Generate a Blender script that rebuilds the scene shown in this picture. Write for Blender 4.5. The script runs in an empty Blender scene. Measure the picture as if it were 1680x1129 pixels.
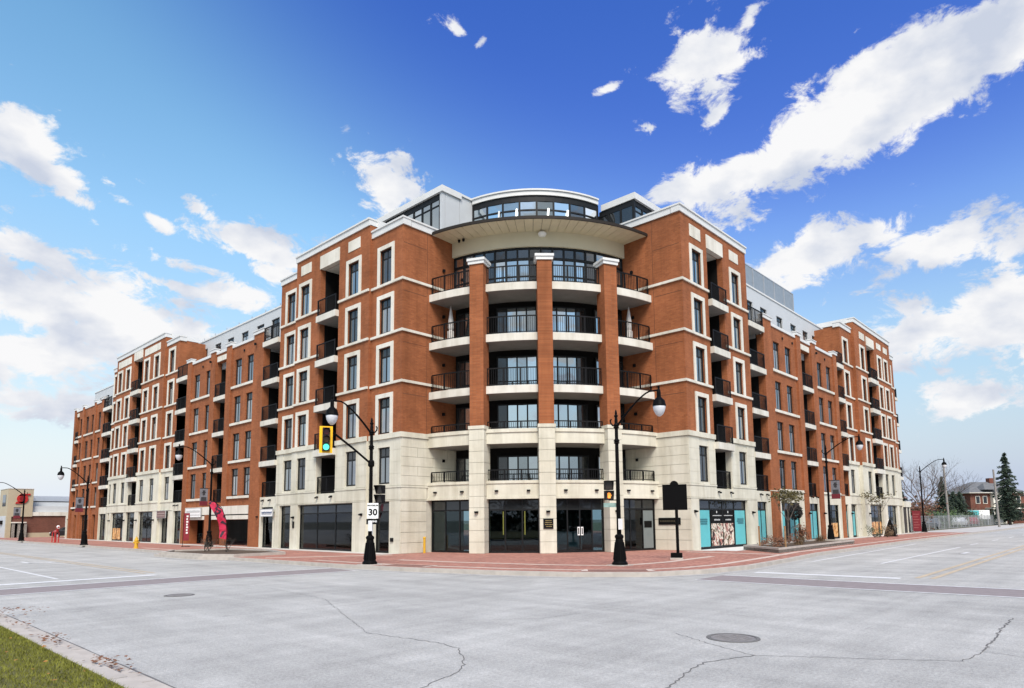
import bpy, bmesh, math, random
from mathutils import Vector, Matrix
random.seed(7)
R = math.radians
scene = bpy.context.scene
COL = scene.collection

# ------------------------------------------------------------------ camera
def set_camera():
    pitch, roll, al = R(6.405), R(-0.524), R(43.122)
    cp, sp = math.cos(pitch), math.sin(pitch)
    U = Vector((math.sin(al), -math.cos(al), 0)); V = Vector((math.cos(al), math.sin(al), 0)); Z = Vector((0, 0, 1))
    fw = V * cp + Z * sp
    ri = U
    up = ri.cross(fw)
    r2 = ri * math.cos(roll) + up * math.sin(roll)
    u2 = up * math.cos(roll) - ri * math.sin(roll)
    cam = bpy.data.cameras.new('camera')
    co = bpy.data.objects.new('camera', cam); COL.objects.link(co)
    m = Matrix.Identity(4)
    for i in range(3):
        m[i][0] = r2[i]; m[i][1] = u2[i]; m[i][2] = -fw[i]
    m[0][3], m[1][3], m[2][3] = -21.93, -17.72, 1.9
    co.matrix_world = m
    cam.sensor_width = 36; cam.lens = 23.268; cam.shift_y = 0.09905
    cam.clip_start = 0.1; cam.clip_end = 5000
    scene.camera = co
set_camera()

# ------------------------------------------------------------------ sky, sun, exposure
SUN_EL, SUN_AZ = 50.0, 228.0      # azimuth counter-clockwise from +X, where the light comes from
SKY_STRENGTH = 0.10
CLOUDS = [
    ((0.1298, 0.8911, 0.4349), (13.09, 3.99, -13.23), (-16.92, 12.51, -21.73), 1.1),
    ((0.1762, 0.896, 0.4076), (23.32, -1.38, -8.27), (-15.0, 23.19, -45.72), 1),
    ((0.1967, 0.8996, 0.3899), (37.41, -2.01, -15.52), (-29.88, 41.81, -82.68), 0.9),
    ((0.1144, 0.8573, 0.502), (63.84, -3.22, -10.05), (-42.9, 97.12, -157.09), 0.7),
    ((0.2817, 0.8808, 0.3806), (33.32, -4.65, -15.22), (-30.86, 44.94, -82.46), 1),
    ((0.1587, 0.9329, 0.3233), (20.03, -3.23, -2.06), (-5.73, 19.2, -54.14), 1.1),
    ((0.3329, 0.8547, 0.3984), (30.33, -7.46, -10.6), (-20.48, 42.87, -76.11), 0.9),
    ((0.3927, 0.8398, 0.3749), (12.18, -5.44, -1.91), (-1.99, 18.75, -41.24), 1.12),
    ((0.3243, 0.885, 0.3339), (20.97, -8.29, 0.11), (3.88, 32.45, -91.26), 0.9),
    ((0.4238, 0.8384, 0.3428), (22.83, -10.7, -3.52), (-2.21, 27.11, -65.02), 0.95),
    ((0.3802, 0.8715, 0.3096), (14.28, -6.98, 0.5), (4.53, 14.65, -48.41), 1.05),
    ((0.2094, 0.9388, 0.2735), (6.61, -1.87, -0.47), (-1.06, 6.58, -23.6), 1.12),
    ((0.1806, 0.9623, 0.2031), (7.74, -1.86, -0.54), (-0.95, 5.71, -28.66), 1.0),
    ((0.2446, 0.8842, 0.3979), (45.44, -7.75, -11.96), (-22.63, 48.96, -96.14), 0.85),
    ((0.3251, 0.855, 0.4041), (35.48, -9.19, -10.32), (-17.37, 42.76, -77.74), 0.95),
    ((0.4158, 0.8254, 0.382), (27.77, -12.25, -5.07), (-4.75, 37.91, -78.05), 1.0),
    ((0.3213, 0.8946, 0.3106), (20.97, -7.26, -2.39), (-4.81, 32.44, -90.07), 0.95),
    ((0.2263, 0.8818, 0.4139), (58.17, -7.98, -16.02), (-30.23, 61.47, -115.65), 0.8),
    ((0.5189, 0.7184, 0.4633), (20.75, -14.39, -2.02), (3.99, 14.07, -27.37), 1.25),
    ((0.7362, 0.355, 0.5761), (3.15, -18.46, 6.48), (18.18, -7.91, -19.22), 1.05),
    ((0.7411, 0.2883, 0.6064), (2.07, -31.48, 11.61), (51.19, -27.28, -50.42), 0.95),
    ((0.5244, 0.5803, 0.6231), (56.37, -33.47, -17.07), (3.56, 79.1, -77.46), 0.88),
    ((0.5526, 0.5648, 0.6129), (34.57, -59.78, 23.1), (96.01, 2.88, -90.04), 0.8),
    ((0.6832, 0.4652, 0.5628), (22.12, -41.51, 6.58), (82.41, 8.22, -107.71), 0.85),
    ((0.7347, 0.4335, 0.5218), (28.21, -36.1, -10.68), (30.3, 39.32, -76.3), 0.85),
    ((0.7752, 0.3587, 0.52), (2.35, -40.54, 23.49), (66.14, -44.22, -69.05), 0.85),
    ((0.7941, 0.4086, 0.45), (5.7, -12.13, -0.15), (21.2, 5.11, -43.16), 1),
    ((0.8175, 0.354, 0.4543), (4.25, -13.1, 1.47), (23.99, -2.71, -42.17), 1.25),
    ((0.8357, 0.2918, 0.4652), (1.27, -10.49, 3.23), (17.64, -9.07, -27.08), 1.3),
    ((0.8424, 0.2406, 0.4821), (0.62, -11.99, 3.86), (14.93, -8.82, -22.72), 1.35),
    ((0.8452, 0.1916, 0.4989), (-0.0, -11.93, 3.59), (12.57, -7.8, -19.3), 1.4),
    ((0.8509, 0.1411, 0.5061), (-0.28, -14.44, 3.5), (13.3, -7.9, -21.15), 1.35),
    ((0.8523, 0.0934, 0.5146), (-0.33, -15.02, 2.3), (14.93, -7.84, -24.28), 1.35),
    ((0.8496, 0.0383, 0.526), (-2.69, -20.6, 4.9), (17.44, -11.77, -28.27), 1.35),
    ((0.8931, 0.288, 0.3457), (3.16, -13.93, 1.98), (10.99, -3.28, -27.1), 1.05),
    ((0.9081, 0.2172, 0.3581), (3.38, -19.43, 1.81), (20.28, -5.4, -49.54), 1),
    ((0.9339, 0.1377, 0.3299), (1.76, -12.95, -1.1), (12.81, 0.16, -37.85), 1),
    ((0.9454, 0.0802, 0.316), (4.12, -23.25, -8.0), (12.32, 6.91, -40.18), 1),
    ((0.925, 0.1154, 0.362), (2.26, -27.3, 1.55), (39.35, -11.85, -98.13), 0.8),
    ((0.9527, 0.0887, 0.2907), (1.8, -25.33, 0.09), (25.24, -4.72, -82.99), 0.85),
    ((0.9597, 0.1486, 0.2384), (0.7, -10.23, 1.45), (6.03, -3.06, -24.45), 1.1),
    ((0.9667, 0.0852, 0.2412), (0.63, -16.33, 1.18), (5.04, -1.8, -21.63), 1.15),
    ((0.9596, 0.1906, 0.2072), (1.97, -12.91, 0.34), (6.74, -0.72, -32.98), 0.95),
    ((0.9811, 0.127, 0.1459), (1.06, -11.58, -0.47), (5.09, 1.39, -38.86), 0.9),
    ((0.2648, 0.9356, 0.2333), (10.2, -3.27, -0.61), (-0.76, 9.96, -41.23), 0.9),
    ((0.1742, 0.9742, 0.1436), (6.71, -1.71, 0.0), (1.26, 5.84, -44.61), 0.85),
]

def make_world():
    w = bpy.data.worlds.new('World'); scene.world = w; w.use_nodes = True
    nt = w.node_tree; N = nt.nodes; Lk = nt.links
    N.clear()
    out = N.new('ShaderNodeOutputWorld'); bg = N.new('ShaderNodeBackground')
    Lk.new(bg.outputs[0], out.inputs[0])
    sky = N.new('ShaderNodeTexSky'); sky.sky_type = 'NISHITA'; sky.sun_disc = False
    sky.sun_elevation = R(SUN_EL); sky.sun_rotation = R(90 - SUN_AZ)
    sky.air_density = 1.0; sky.dust_density = 0.6; sky.ozone_density = 2.0
    def math_(op, a, b=None, c=None, clamp=False):
        n = N.new('ShaderNodeMath'); n.operation = op; n.use_clamp = clamp
        for i, v in enumerate((a, b, c)):
            if v is None: continue
            if isinstance(v, (int, float)): n.inputs[i].default_value = v
            else: Lk.new(v, n.inputs[i])
        return n.outputs[0]
    def vdot(a, vec):
        n = N.new('ShaderNodeVectorMath'); n.operation = 'DOT_PRODUCT'
        Lk.new(a, n.inputs[0]); n.inputs[1].default_value = vec
        return n.outputs['Value']
    tc = N.new('ShaderNodeTexCoord'); D = tc.outputs['Generated']
    sep = N.new('ShaderNodeSeparateXYZ'); Lk.new(D, sep.inputs[0])
    hs = N.new('ShaderNodeHueSaturation'); Lk.new(sky.outputs[0], hs.inputs['Color'])
    hs.inputs['Saturation'].default_value = 1.28; hs.inputs['Value'].default_value = 1.0
    tint = N.new('ShaderNodeMix'); tint.data_type = 'RGBA'; tint.blend_type = 'MULTIPLY'; tint.inputs[0].default_value = 1
    Lk.new(hs.outputs[0], tint.inputs[6]); 
    # paler azure towards the sun's side and the horizon, deep blue away from it
    gq = math_('ADD', vdot(D, GRAD[:3]), GRAD[3])
    gr = N.new('ShaderNodeMapRange'); gr.interpolation_type = 'SMOOTHSTEP'; Lk.new(gq, gr.inputs[0]); gr.inputs[1].default_value = -0.1; gr.inputs[2].default_value = 1.1
    tm = N.new('ShaderNodeMix'); tm.data_type = 'RGBA'; Lk.new(gr.outputs[0], tm.inputs[0]); tm.inputs[6].default_value = SKY_AZURE; tm.inputs[7].default_value = SKY_DEEP
    low = math_('MULTIPLY_ADD', sep.outputs[2], 1.5, 0.42); low = math_('MINIMUM', low, 1.0)
    tl = N.new('ShaderNodeVectorMath'); tl.operation = 'SCALE'; Lk.new(tm.outputs[2], tl.inputs[0]); Lk.new(low, tl.inputs['Scale'])
    Lk.new(tl.outputs[0], tint.inputs[7])
    # whitish haze towards the horizon, the same all round
    hz = math_('POWER', math_('SUBTRACT', 1.0, math_('ABSOLUTE', sep.outputs[2]), clamp=True), 4.6)
    m1 = N.new('ShaderNodeMix'); m1.data_type = 'RGBA'
    Lk.new(math_('MULTIPLY', hz, 1.2, clamp=True), m1.inputs[0]); Lk.new(tint.outputs[2], m1.inputs[6])
    hm = N.new('ShaderNodeMix'); hm.data_type = 'RGBA'; Lk.new(math_('MULTIPLY_ADD', vdot(D, (0.68, -0.73, 0)), 0.75, 0.5, clamp=True), hm.inputs[0])
    hm.inputs[6].default_value = HAZE_L; hm.inputs[7].default_value = HAZE_R; Lk.new(hm.outputs[2], m1.inputs[7])
    # clouds: patches of vapour, each a stretched spot in the sky, broken up by noise
    mp = N.new('ShaderNodeVectorMath'); mp.operation = 'MULTIPLY'; Lk.new(D, mp.inputs[0]); mp.inputs[1].default_value = (1, 1, 1.7)
    nz = N.new('ShaderNodeTexNoise'); nz.inputs['Scale'].default_value = 17; nz.inputs['Detail'].default_value = 12
    nz.inputs['Roughness'].default_value = 0.66; nz.inputs['Distortion'].default_value = 0.35
    Lk.new(mp.outputs[0], nz.inputs['Vector'])
    dens = None
    for c, a, b, s in CLOUDS:
        sb = N.new('ShaderNodeVectorMath'); sb.operation = 'SUBTRACT'; Lk.new(D, sb.inputs[0]); sb.inputs[1].default_value = c
        pa = vdot(sb.outputs[0], a); pb = vdot(sb.outputs[0], b)
        r2 = math_('MULTIPLY_ADD', pa, pa, math_('MULTIPLY', pb, pb))
        front = math_('GREATER_THAN', vdot(D, c), 0.5)
        f = math_('MULTIPLY', math_('DIVIDE', s, math_('MULTIPLY_ADD', r2, 0.72, 1.0)), front)
        dens = f if dens is None else math_('SMOOTH_MAX', dens, f, 0.12)
    # elsewhere in the sky (behind the viewer, overhead): ordinary scattered cloud
    n2 = N.new('ShaderNodeTexNoise'); n2.inputs['Scale'].default_value = 2.6; n2.inputs['Detail'].default_value = 4
    Lk.new(mp.outputs[0], n2.inputs['Vector'])
    back = math_('LESS_THAN', vdot(D, (0.73, 0.683, 0.0)), 0.25)
    gen = math_('MULTIPLY', math_('MULTIPLY_ADD', n2.outputs[0], 2.6, -0.75), back)
    dens = math_('MAXIMUM', dens, gen)
    val = math_('ADD', dens, math_('MULTIPLY_ADD', nz.outputs[0], 2.1, -1.04))
    mr = N.new('ShaderNodeMapRange'); mr.interpolation_type = 'SMOOTHSTEP'
    Lk.new(val, mr.inputs[0]); mr.inputs[1].default_value = 0.52; mr.inputs[2].default_value = 0.82
    # cloud body: brighter where thick, grey-blue in the folds
    n3 = N.new('ShaderNodeTexNoise'); n3.inputs['Scale'].default_value = 9; n3.inputs['Detail'].default_value = 6
    off = N.new('ShaderNodeVectorMath'); off.operation = 'ADD'; Lk.new(mp.outputs[0], off.inputs[0]); off.inputs[1].default_value = (3.1, 0.4, 0.03)
    Lk.new(off.outputs[0], n3.inputs['Vector'])
    cr = N.new('ShaderNodeValToRGB'); Lk.new(n3.outputs[0], cr.inputs[0])
    cr.color_ramp.elements[0].position = 0.38; cr.color_ramp.elements[0].color = CLOUD_LO
    cr.color_ramp.elements[1].position = 0.58; cr.color_ramp.elements[1].color = CLOUD_HI
    m2 = N.new('ShaderNodeMix'); m2.data_type = 'RGBA'
    Lk.new(mr.outputs[0], m2.inputs[0]); Lk.new(m1.outputs[2], m2.inputs[6]); Lk.new(cr.outputs[0], m2.inputs[7])
    Lk.new(m2.outputs[2], bg.inputs['Color']); bg.inputs['Strength'].default_value = SKY_STRENGTH
GRAD = (2.48, 0.55, 4.53, -3.41)
SKY_DEEP = (0.69, 0.71, 1.2, 1)
SKY_AZURE = (2.2, 1.8, 1.37, 1)
HAZE_L = (4.4, 4.7, 5.05, 1)
HAZE_R = (2.75, 3.2, 4.1, 1)
CLOUD_LO = (3.2, 3.5, 4.15, 1)
CLOUD_HI = (5.1, 5.1, 5.15, 1)
make_world()

def make_sun():
    l = bpy.data.lights.new('sun', 'SUN'); l.energy = 2.4; l.angle = R(27); l.color = (1.0, 0.93, 0.84)
    o = bpy.data.objects.new('sun', l); COL.objects.link(o)
    az, el = R(SUN_AZ), R(SUN_EL)
    d = Vector((math.cos(az) * math.cos(el), math.sin(az) * math.cos(el), math.sin(el)))
    o.rotation_euler = d.to_track_quat('Z', 'Y').to_euler()
    o.location = (0, 0, 60)
make_sun()
vs = scene.view_settings
vs.view_transform = 'Standard'; vs.look = 'None'; vs.gamma = 1; vs.exposure = 0.9; vs.use_curve_mapping = False

# ------------------------------------------------------------------ materials
def lin(r, g, b):
    f = lambda c: (c / 255 / 12.92) if c / 255 <= 0.04045 else ((c / 255 + 0.055) / 1.055) ** 2.4
    return (f(r), f(g), f(b), 1)
MATS = {}
def mat(name, col, rough=0.7, var=0.12, scale=3.0, bump=0.0, bscale=40.0, metal=0.0, spec=0.5, emit=None, estr=1.0, stretch=(1, 1, 1), detail=5):
    m = bpy.data.materials.new(name); m.use_nodes = True; nt = m.node_tree; N = nt.nodes; Lk = nt.links
    p = N['Principled BSDF']
    p.inputs['Roughness'].default_value = rough; p.inputs['Metallic'].default_value = metal
    p.inputs['Specular IOR Level'].default_value = spec
    g = N.new('ShaderNodeNewGeometry')
    mp = N.new('ShaderNodeVectorMath'); mp.operation = 'MULTIPLY'; mp.inputs[1].default_value = stretch
    Lk.new(g.outputs['Position'], mp.inputs[0])
    if var > 0:
        n = N.new('ShaderNodeTexNoise'); n.inputs['Scale'].default_value = scale; n.inputs['Detail'].default_value = detail
        n.inputs['Roughness'].default_value = 0.6
        Lk.new(mp.outputs[0], n.inputs['Vector'])
        r = N.new('ShaderNodeValToRGB'); Lk.new(n.outputs[0], r.inputs[0])
        r.color_ramp.elements[0].position = 0.3; r.color_ramp.elements[1].position = 0.72
        r.color_ramp.elements[0].color = tuple(c * (1 - var) for c in col[:3]) + (1,)
        r.color_ramp.elements[1].color = tuple(min(1, c * (1 + var)) for c in col[:3]) + (1,)
        Lk.new(r.outputs[0], p.inputs['Base Color'])
    else:
        p.inputs['Base Color'].default_value = col
    if bump > 0:
        n = N.new('ShaderNodeTexNoise'); n.inputs['Scale'].default_value = bscale; n.inputs['Detail'].default_value = 4
        Lk.new(mp.outputs[0], n.inputs['Vector'])
        b = N.new('ShaderNodeBump'); b.inputs['Strength'].default_value = bump; b.inputs['Distance'].default_value = 0.02
        Lk.new(n.outputs[0], b.inputs['Height']); Lk.new(b.outputs[0], p.inputs['Normal'])
    if emit:
        p.inputs['Emission Color'].default_value = emit; p.inputs['Emission Strength'].default_value = estr
    MATS[name] = m
    return m

def brick_mat(name, c1, c2, mortar, bw=0.235, bh=0.08, flat=False, ms=0.008, dirt=0.24):
    m = bpy.data.materials.new(name); m.use_nodes = True; nt = m.node_tree; N = nt.nodes; Lk = nt.links
    p = N['Principled BSDF']; p.inputs['Roughness'].default_value = 0.85; p.inputs['Specular IOR Level'].default_value = 0.25
    g = N.new('ShaderNodeNewGeometry'); s = N.new('ShaderNodeSeparateXYZ'); Lk.new(g.outputs['Position'], s.inputs[0])
    cb = N.new('ShaderNodeCombineXYZ')
    if flat:
        Lk.new(s.outputs[0], cb.inputs[0]); Lk.new(s.outputs[1], cb.inputs[1])
    else:
        a = N.new('ShaderNodeMath'); a.operation = 'ADD'; Lk.new(s.outputs[0], a.inputs[0]); Lk.new(s.outputs[1], a.inputs[1])
        Lk.new(a.outputs[0], cb.inputs[0]); Lk.new(s.outputs[2], cb.inputs[1])
    b = N.new('ShaderNodeTexBrick'); Lk.new(cb.outputs[0], b.inputs['Vector'])
    b.inputs['Scale'].default_value = 1; b.inputs['Brick Width'].default_value = bw; b.inputs['Row Height'].default_value = bh
    b.inputs['Mortar Size'].default_value = ms; b.inputs['Bias'].default_value = 0.0
    b.inputs['Color1'].default_value = c1; b.inputs['Color2'].default_value = c2; b.inputs['Mortar'].default_value = mortar
    n = N.new('ShaderNodeTexNoise'); n.inputs['Scale'].default_value = 0.5; n.inputs['Detail'].default_value = 7; n.inputs['Roughness'].default_value = 0.65
    Lk.new(g.outputs['Position'], n.inputs['Vector'])
    r = N.new('ShaderNodeValToRGB'); Lk.new(n.outputs[0], r.inputs[0])
    lo = 1 - dirt
    r.color_ramp.elements[0].position = 0.32; r.color_ramp.elements[0].color = (lo, lo, lo, 1)
    r.color_ramp.elements[1].position = 0.68; r.color_ramp.elements[1].color = (1.06, 1.06, 1.06, 1)
    mx = N.new('ShaderNodeMix'); mx.data_type = 'RGBA'; mx.blend_type = 'MULTIPLY'; mx.inputs[0].default_value = 1
    Lk.new(b.outputs['Color'], mx.inputs[6]); Lk.new(r.outputs[0], mx.inputs[7]); Lk.new(mx.outputs[2], p.inputs['Base Color'])
    bp = N.new('ShaderNodeBump'); bp.inputs['Strength'].default_value = 0.35; bp.inputs['Distance'].default_value = 0.01; bp.invert = True
    Lk.new(b.outputs['Fac'], bp.inputs['Height']); Lk.new(bp.outputs[0], p.inputs['Normal'])
    MATS[name] = m
    return m

def glass_mat(name, base, fac, rough=0.03, wob=0.25, tint=(0.9, 0.95, 1.0, 1)):
    """opaque coated glazing: dark behind, mirrors what is across the street"""
    m = bpy.data.materials.new(name); m.use_nodes = True; nt = m.node_tree; N = nt.nodes; Lk = nt.links
    N.clear(); out = N.new('ShaderNodeOutputMaterial')
    d = N.new('ShaderNodeBsdfDiffuse'); d.inputs[0].default_value = base
    gl = N.new('ShaderNodeBsdfGlossy'); gl.inputs['Color'].default_value = tint; gl.inputs['Roughness'].default_value = rough
    fr = N.new('ShaderNodeFresnel'); fr.inputs[0].default_value = 1.5
    ma = N.new('ShaderNodeMath'); ma.operation = 'ADD'; ma.use_clamp = True; ma.inputs[1].default_value = fac
    Lk.new(fr.outputs[0], ma.inputs[0])
    oi = N.new('ShaderNodeObjectInfo'); rv = N.new('ShaderNodeMath'); rv.operation = 'MULTIPLY_ADD'; rv.inputs[1].default_value = fac * 1.1; rv.inputs[2].default_value = fac * .45; Lk.new(oi.outputs['Random'], rv.inputs[0]); Lk.new(rv.outputs[0], ma.inputs[1])
    g = N.new('ShaderNodeNewGeometry')
    n = N.new('ShaderNodeTexNoise'); n.inputs['Scale'].default_value = 0.9; n.inputs['Detail'].default_value = 1; Lk.new(g.outputs['Position'], n.inputs['Vector'])
    b = N.new('ShaderNodeBump'); b.inputs['Strength'].default_value = wob; b.inputs['Distance'].default_value = 0.03
    Lk.new(n.outputs[0], b.inputs['Height']); Lk.new(b.outputs[0], gl.inputs['Normal'])
    mx = N.new('ShaderNodeMixShader'); Lk.new(ma.outputs[0], mx.inputs[0]); Lk.new(d.outputs[0], mx.inputs[1]); Lk.new(gl.outputs[0], mx.inputs[2])
    Lk.new(mx.outputs[0], out.inputs[0]); MATS[name] = m
    return m

def clear_glass(name, tint, fac=0.02):
    m = bpy.data.materials.new(name); m.use_nodes = True; nt = m.node_tree; N = nt.nodes; Lk = nt.links
    N.clear(); out = N.new('ShaderNodeOutputMaterial')
    t = N.new('ShaderNodeBsdfTransparent'); t.inputs[0].default_value = tint
    gl = N.new('ShaderNodeBsdfGlossy'); gl.inputs['Roughness'].default_value = 0.02; gl.inputs['Color'].default_value = (0.9, 0.95, 1, 1)
    fr = N.new('ShaderNodeFresnel'); fr.inputs[0].default_value = 1.5
    ma = N.new('ShaderNodeMath'); ma.operation = 'ADD'; ma.use_clamp = True; ma.inputs[1].default_value = fac; Lk.new(fr.outputs[0], ma.inputs[0])
    mx = N.new('ShaderNodeMixShader'); Lk.new(ma.outputs[0], mx.inputs[0]); Lk.new(t.outputs[0], mx.inputs[1]); Lk.new(gl.outputs[0], mx.inputs[2])
    Lk.new(mx.outputs[0], out.inputs[0]); MATS[name] = m
    return m

BRICK = brick_mat('orange_brick', (0.375, 0.128, 0.050, 1), (0.295, 0.094, 0.036, 1), (0.26, 0.115, 0.06, 1))
BRICK2 = brick_mat('old_red_brick', (0.19, 0.068, 0.045, 1), (0.14, 0.05, 0.035, 1), (0.17, 0.10, 0.075, 1))
STONE = mat('cream_stone', (0.62, 0.603, 0.51, 1), 0.8, 0.07, 1.2, 0.15, 30)
def streaks(m):
    # rain runs and soot on the stone
    nt = m.node_tree; N = nt.nodes; Lk = nt.links; p = N['Principled BSDF']; src = p.inputs['Base Color'].links[0].from_socket
    g = N.new('ShaderNodeNewGeometry')
    for st, sc, lo, p0, p1 in (((1.6, 1.6, .12), 1.0, .84, .34, .56), ((.5, .5, .5), .7, .90, .36, .6)):
        mp = N.new('ShaderNodeVectorMath'); mp.operation = 'MULTIPLY'; mp.inputs[1].default_value = st; Lk.new(g.outputs['Position'], mp.inputs[0])
        n = N.new('ShaderNodeTexNoise'); n.inputs['Scale'].default_value = sc; n.inputs['Detail'].default_value = 8; n.inputs['Roughness'].default_value = .65; Lk.new(mp.outputs[0], n.inputs['Vector'])
        r = N.new('ShaderNodeValToRGB'); Lk.new(n.outputs[0], r.inputs[0]); r.color_ramp.elements[0].position = p0; r.color_ramp.elements[0].color = (lo, lo * .985, lo * .95, 1); r.color_ramp.elements[1].position = p1; r.color_ramp.elements[1].color = (1.03, 1.03, 1.03, 1)
        mx = N.new('ShaderNodeMix'); mx.data_type = 'RGBA'; mx.blend_type = 'MULTIPLY'; mx.inputs[0].default_value = 1; Lk.new(src, mx.inputs[6]); Lk.new(r.outputs[0], mx.inputs[7]); src = mx.outputs[2]
    Lk.new(src, p.inputs['Base Color'])
streaks(STONE)
MORTAR = mat('stone_joint', (0.47, 0.45, 0.375, 1), 0.9, 0.1)
TRIM = mat('cream_trim', (0.68, 0.66, 0.59, 1), 0.7, 0.05, 2.0)
COPING = mat('white_coping', (0.64, 0.65, 0.64, 1), 0.55, 0.04, 1.5)
streaks(TRIM)
CONC = mat('balcony_concrete', (0.63, 0.615, 0.555, 1), 0.8, 0.06, 1.5)
streaks(CONC)
SOFF = mat('soffit_panel', (0.60, 0.53, 0.37, 1), 0.6, 0.07, 2.0)
STUCCO = mat('cream_stucco', (0.60, 0.55, 0.40, 1), 0.8, 0.04, 1.0)
WHITE = mat('white_panel', (0.50, 0.525, 0.54, 1), 0.55, 0.04, 0.8)
BLACK = mat('black_metal', (0.005, 0.005, 0.006, 1), 0.55, 0.1, spec=0.2)
streaks(BRICK)
DFRAME = mat('dark_window_frame', (0.008, 0.009, 0.010, 1), 0.5, 0.1, spec=0.25)
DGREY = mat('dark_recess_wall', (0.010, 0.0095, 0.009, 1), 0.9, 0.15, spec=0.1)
ROOF = mat('grey_roof', (0.3, 0.3, 0.3, 1), 0.9, 0.15)
PANE = glass_mat('window_glass', (0.045, 0.055, 0.06, 1), 0.26)
PANEB = glass_mat('blind_glass', (0.22, 0.22, 0.21, 1), 0.16)
PANEC = glass_mat('dim_glass', (0.03, 0.032, 0.032, 1), 0.10)
PANE2 = glass_mat('bright_glass', (0.04, 0.06, 0.07, 1), 0.36, tint=(0.85, 0.95, 1, 1))
PANED = glass_mat('dark_glass', (0.02, 0.022, 0.023, 1), 0.02)
CURTAIN = mat('pale_blind', (0.45, 0.45, 0.43, 1), 0.9, 0.1, 6)
SHOP = clear_glass('shop_glass', (0.5, 0.62, 0.64, 1), 0.0)
RAILG = clear_glass('rail_glass', (0.75, 0.78, 0.78, 1), 0.02)
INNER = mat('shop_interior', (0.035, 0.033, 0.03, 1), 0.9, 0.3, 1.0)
TEAL = mat('teal_vinyl', lin(90, 178, 184), 0.35, 0.10, 1.2)
TEALD = mat('dark_teal_print', lin(45, 110, 120), 0.4, 0.1)
BRASS = mat('dull_gold', (0.45, 0.34, 0.14, 1), 0.4, 0.1, metal=0.6)
AMBER = mat('amber_light_tube', (0.8, 0.5, 0.1, 1), 0.5, 0, emit=(1.0, 0.62, 0.14, 1), estr=0.55)
LAMPW = mat('lit_ceiling_lamp', (0.9, 0.9, 0.85, 1), 0.5, 0, emit=(1, 0.98, 0.9, 1), estr=0.9)
STEEL = mat('galvanised_steel', (0.45, 0.46, 0.47, 1), 0.45, 0.1, metal=0.5)
SIGNW = mat('white_sign_paint', (0.80, 0.81, 0.80, 1), 0.45, 0.03)
SIGNK = mat('black_sign_paint', (0.004, 0.004, 0.004, 1), 0.6, 0, spec=0.15)
SLAB_SHADE = mat('slab_shade_grey', (0.20, 0.195, 0.185, 1), 0.9, 0.1, 1.5)  # shade beneath the balcony slabs, put into the colour
MESHM = mat('grey_screen', (0.22, 0.26, 0.30, 1), 0.5, 0.1)

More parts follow.
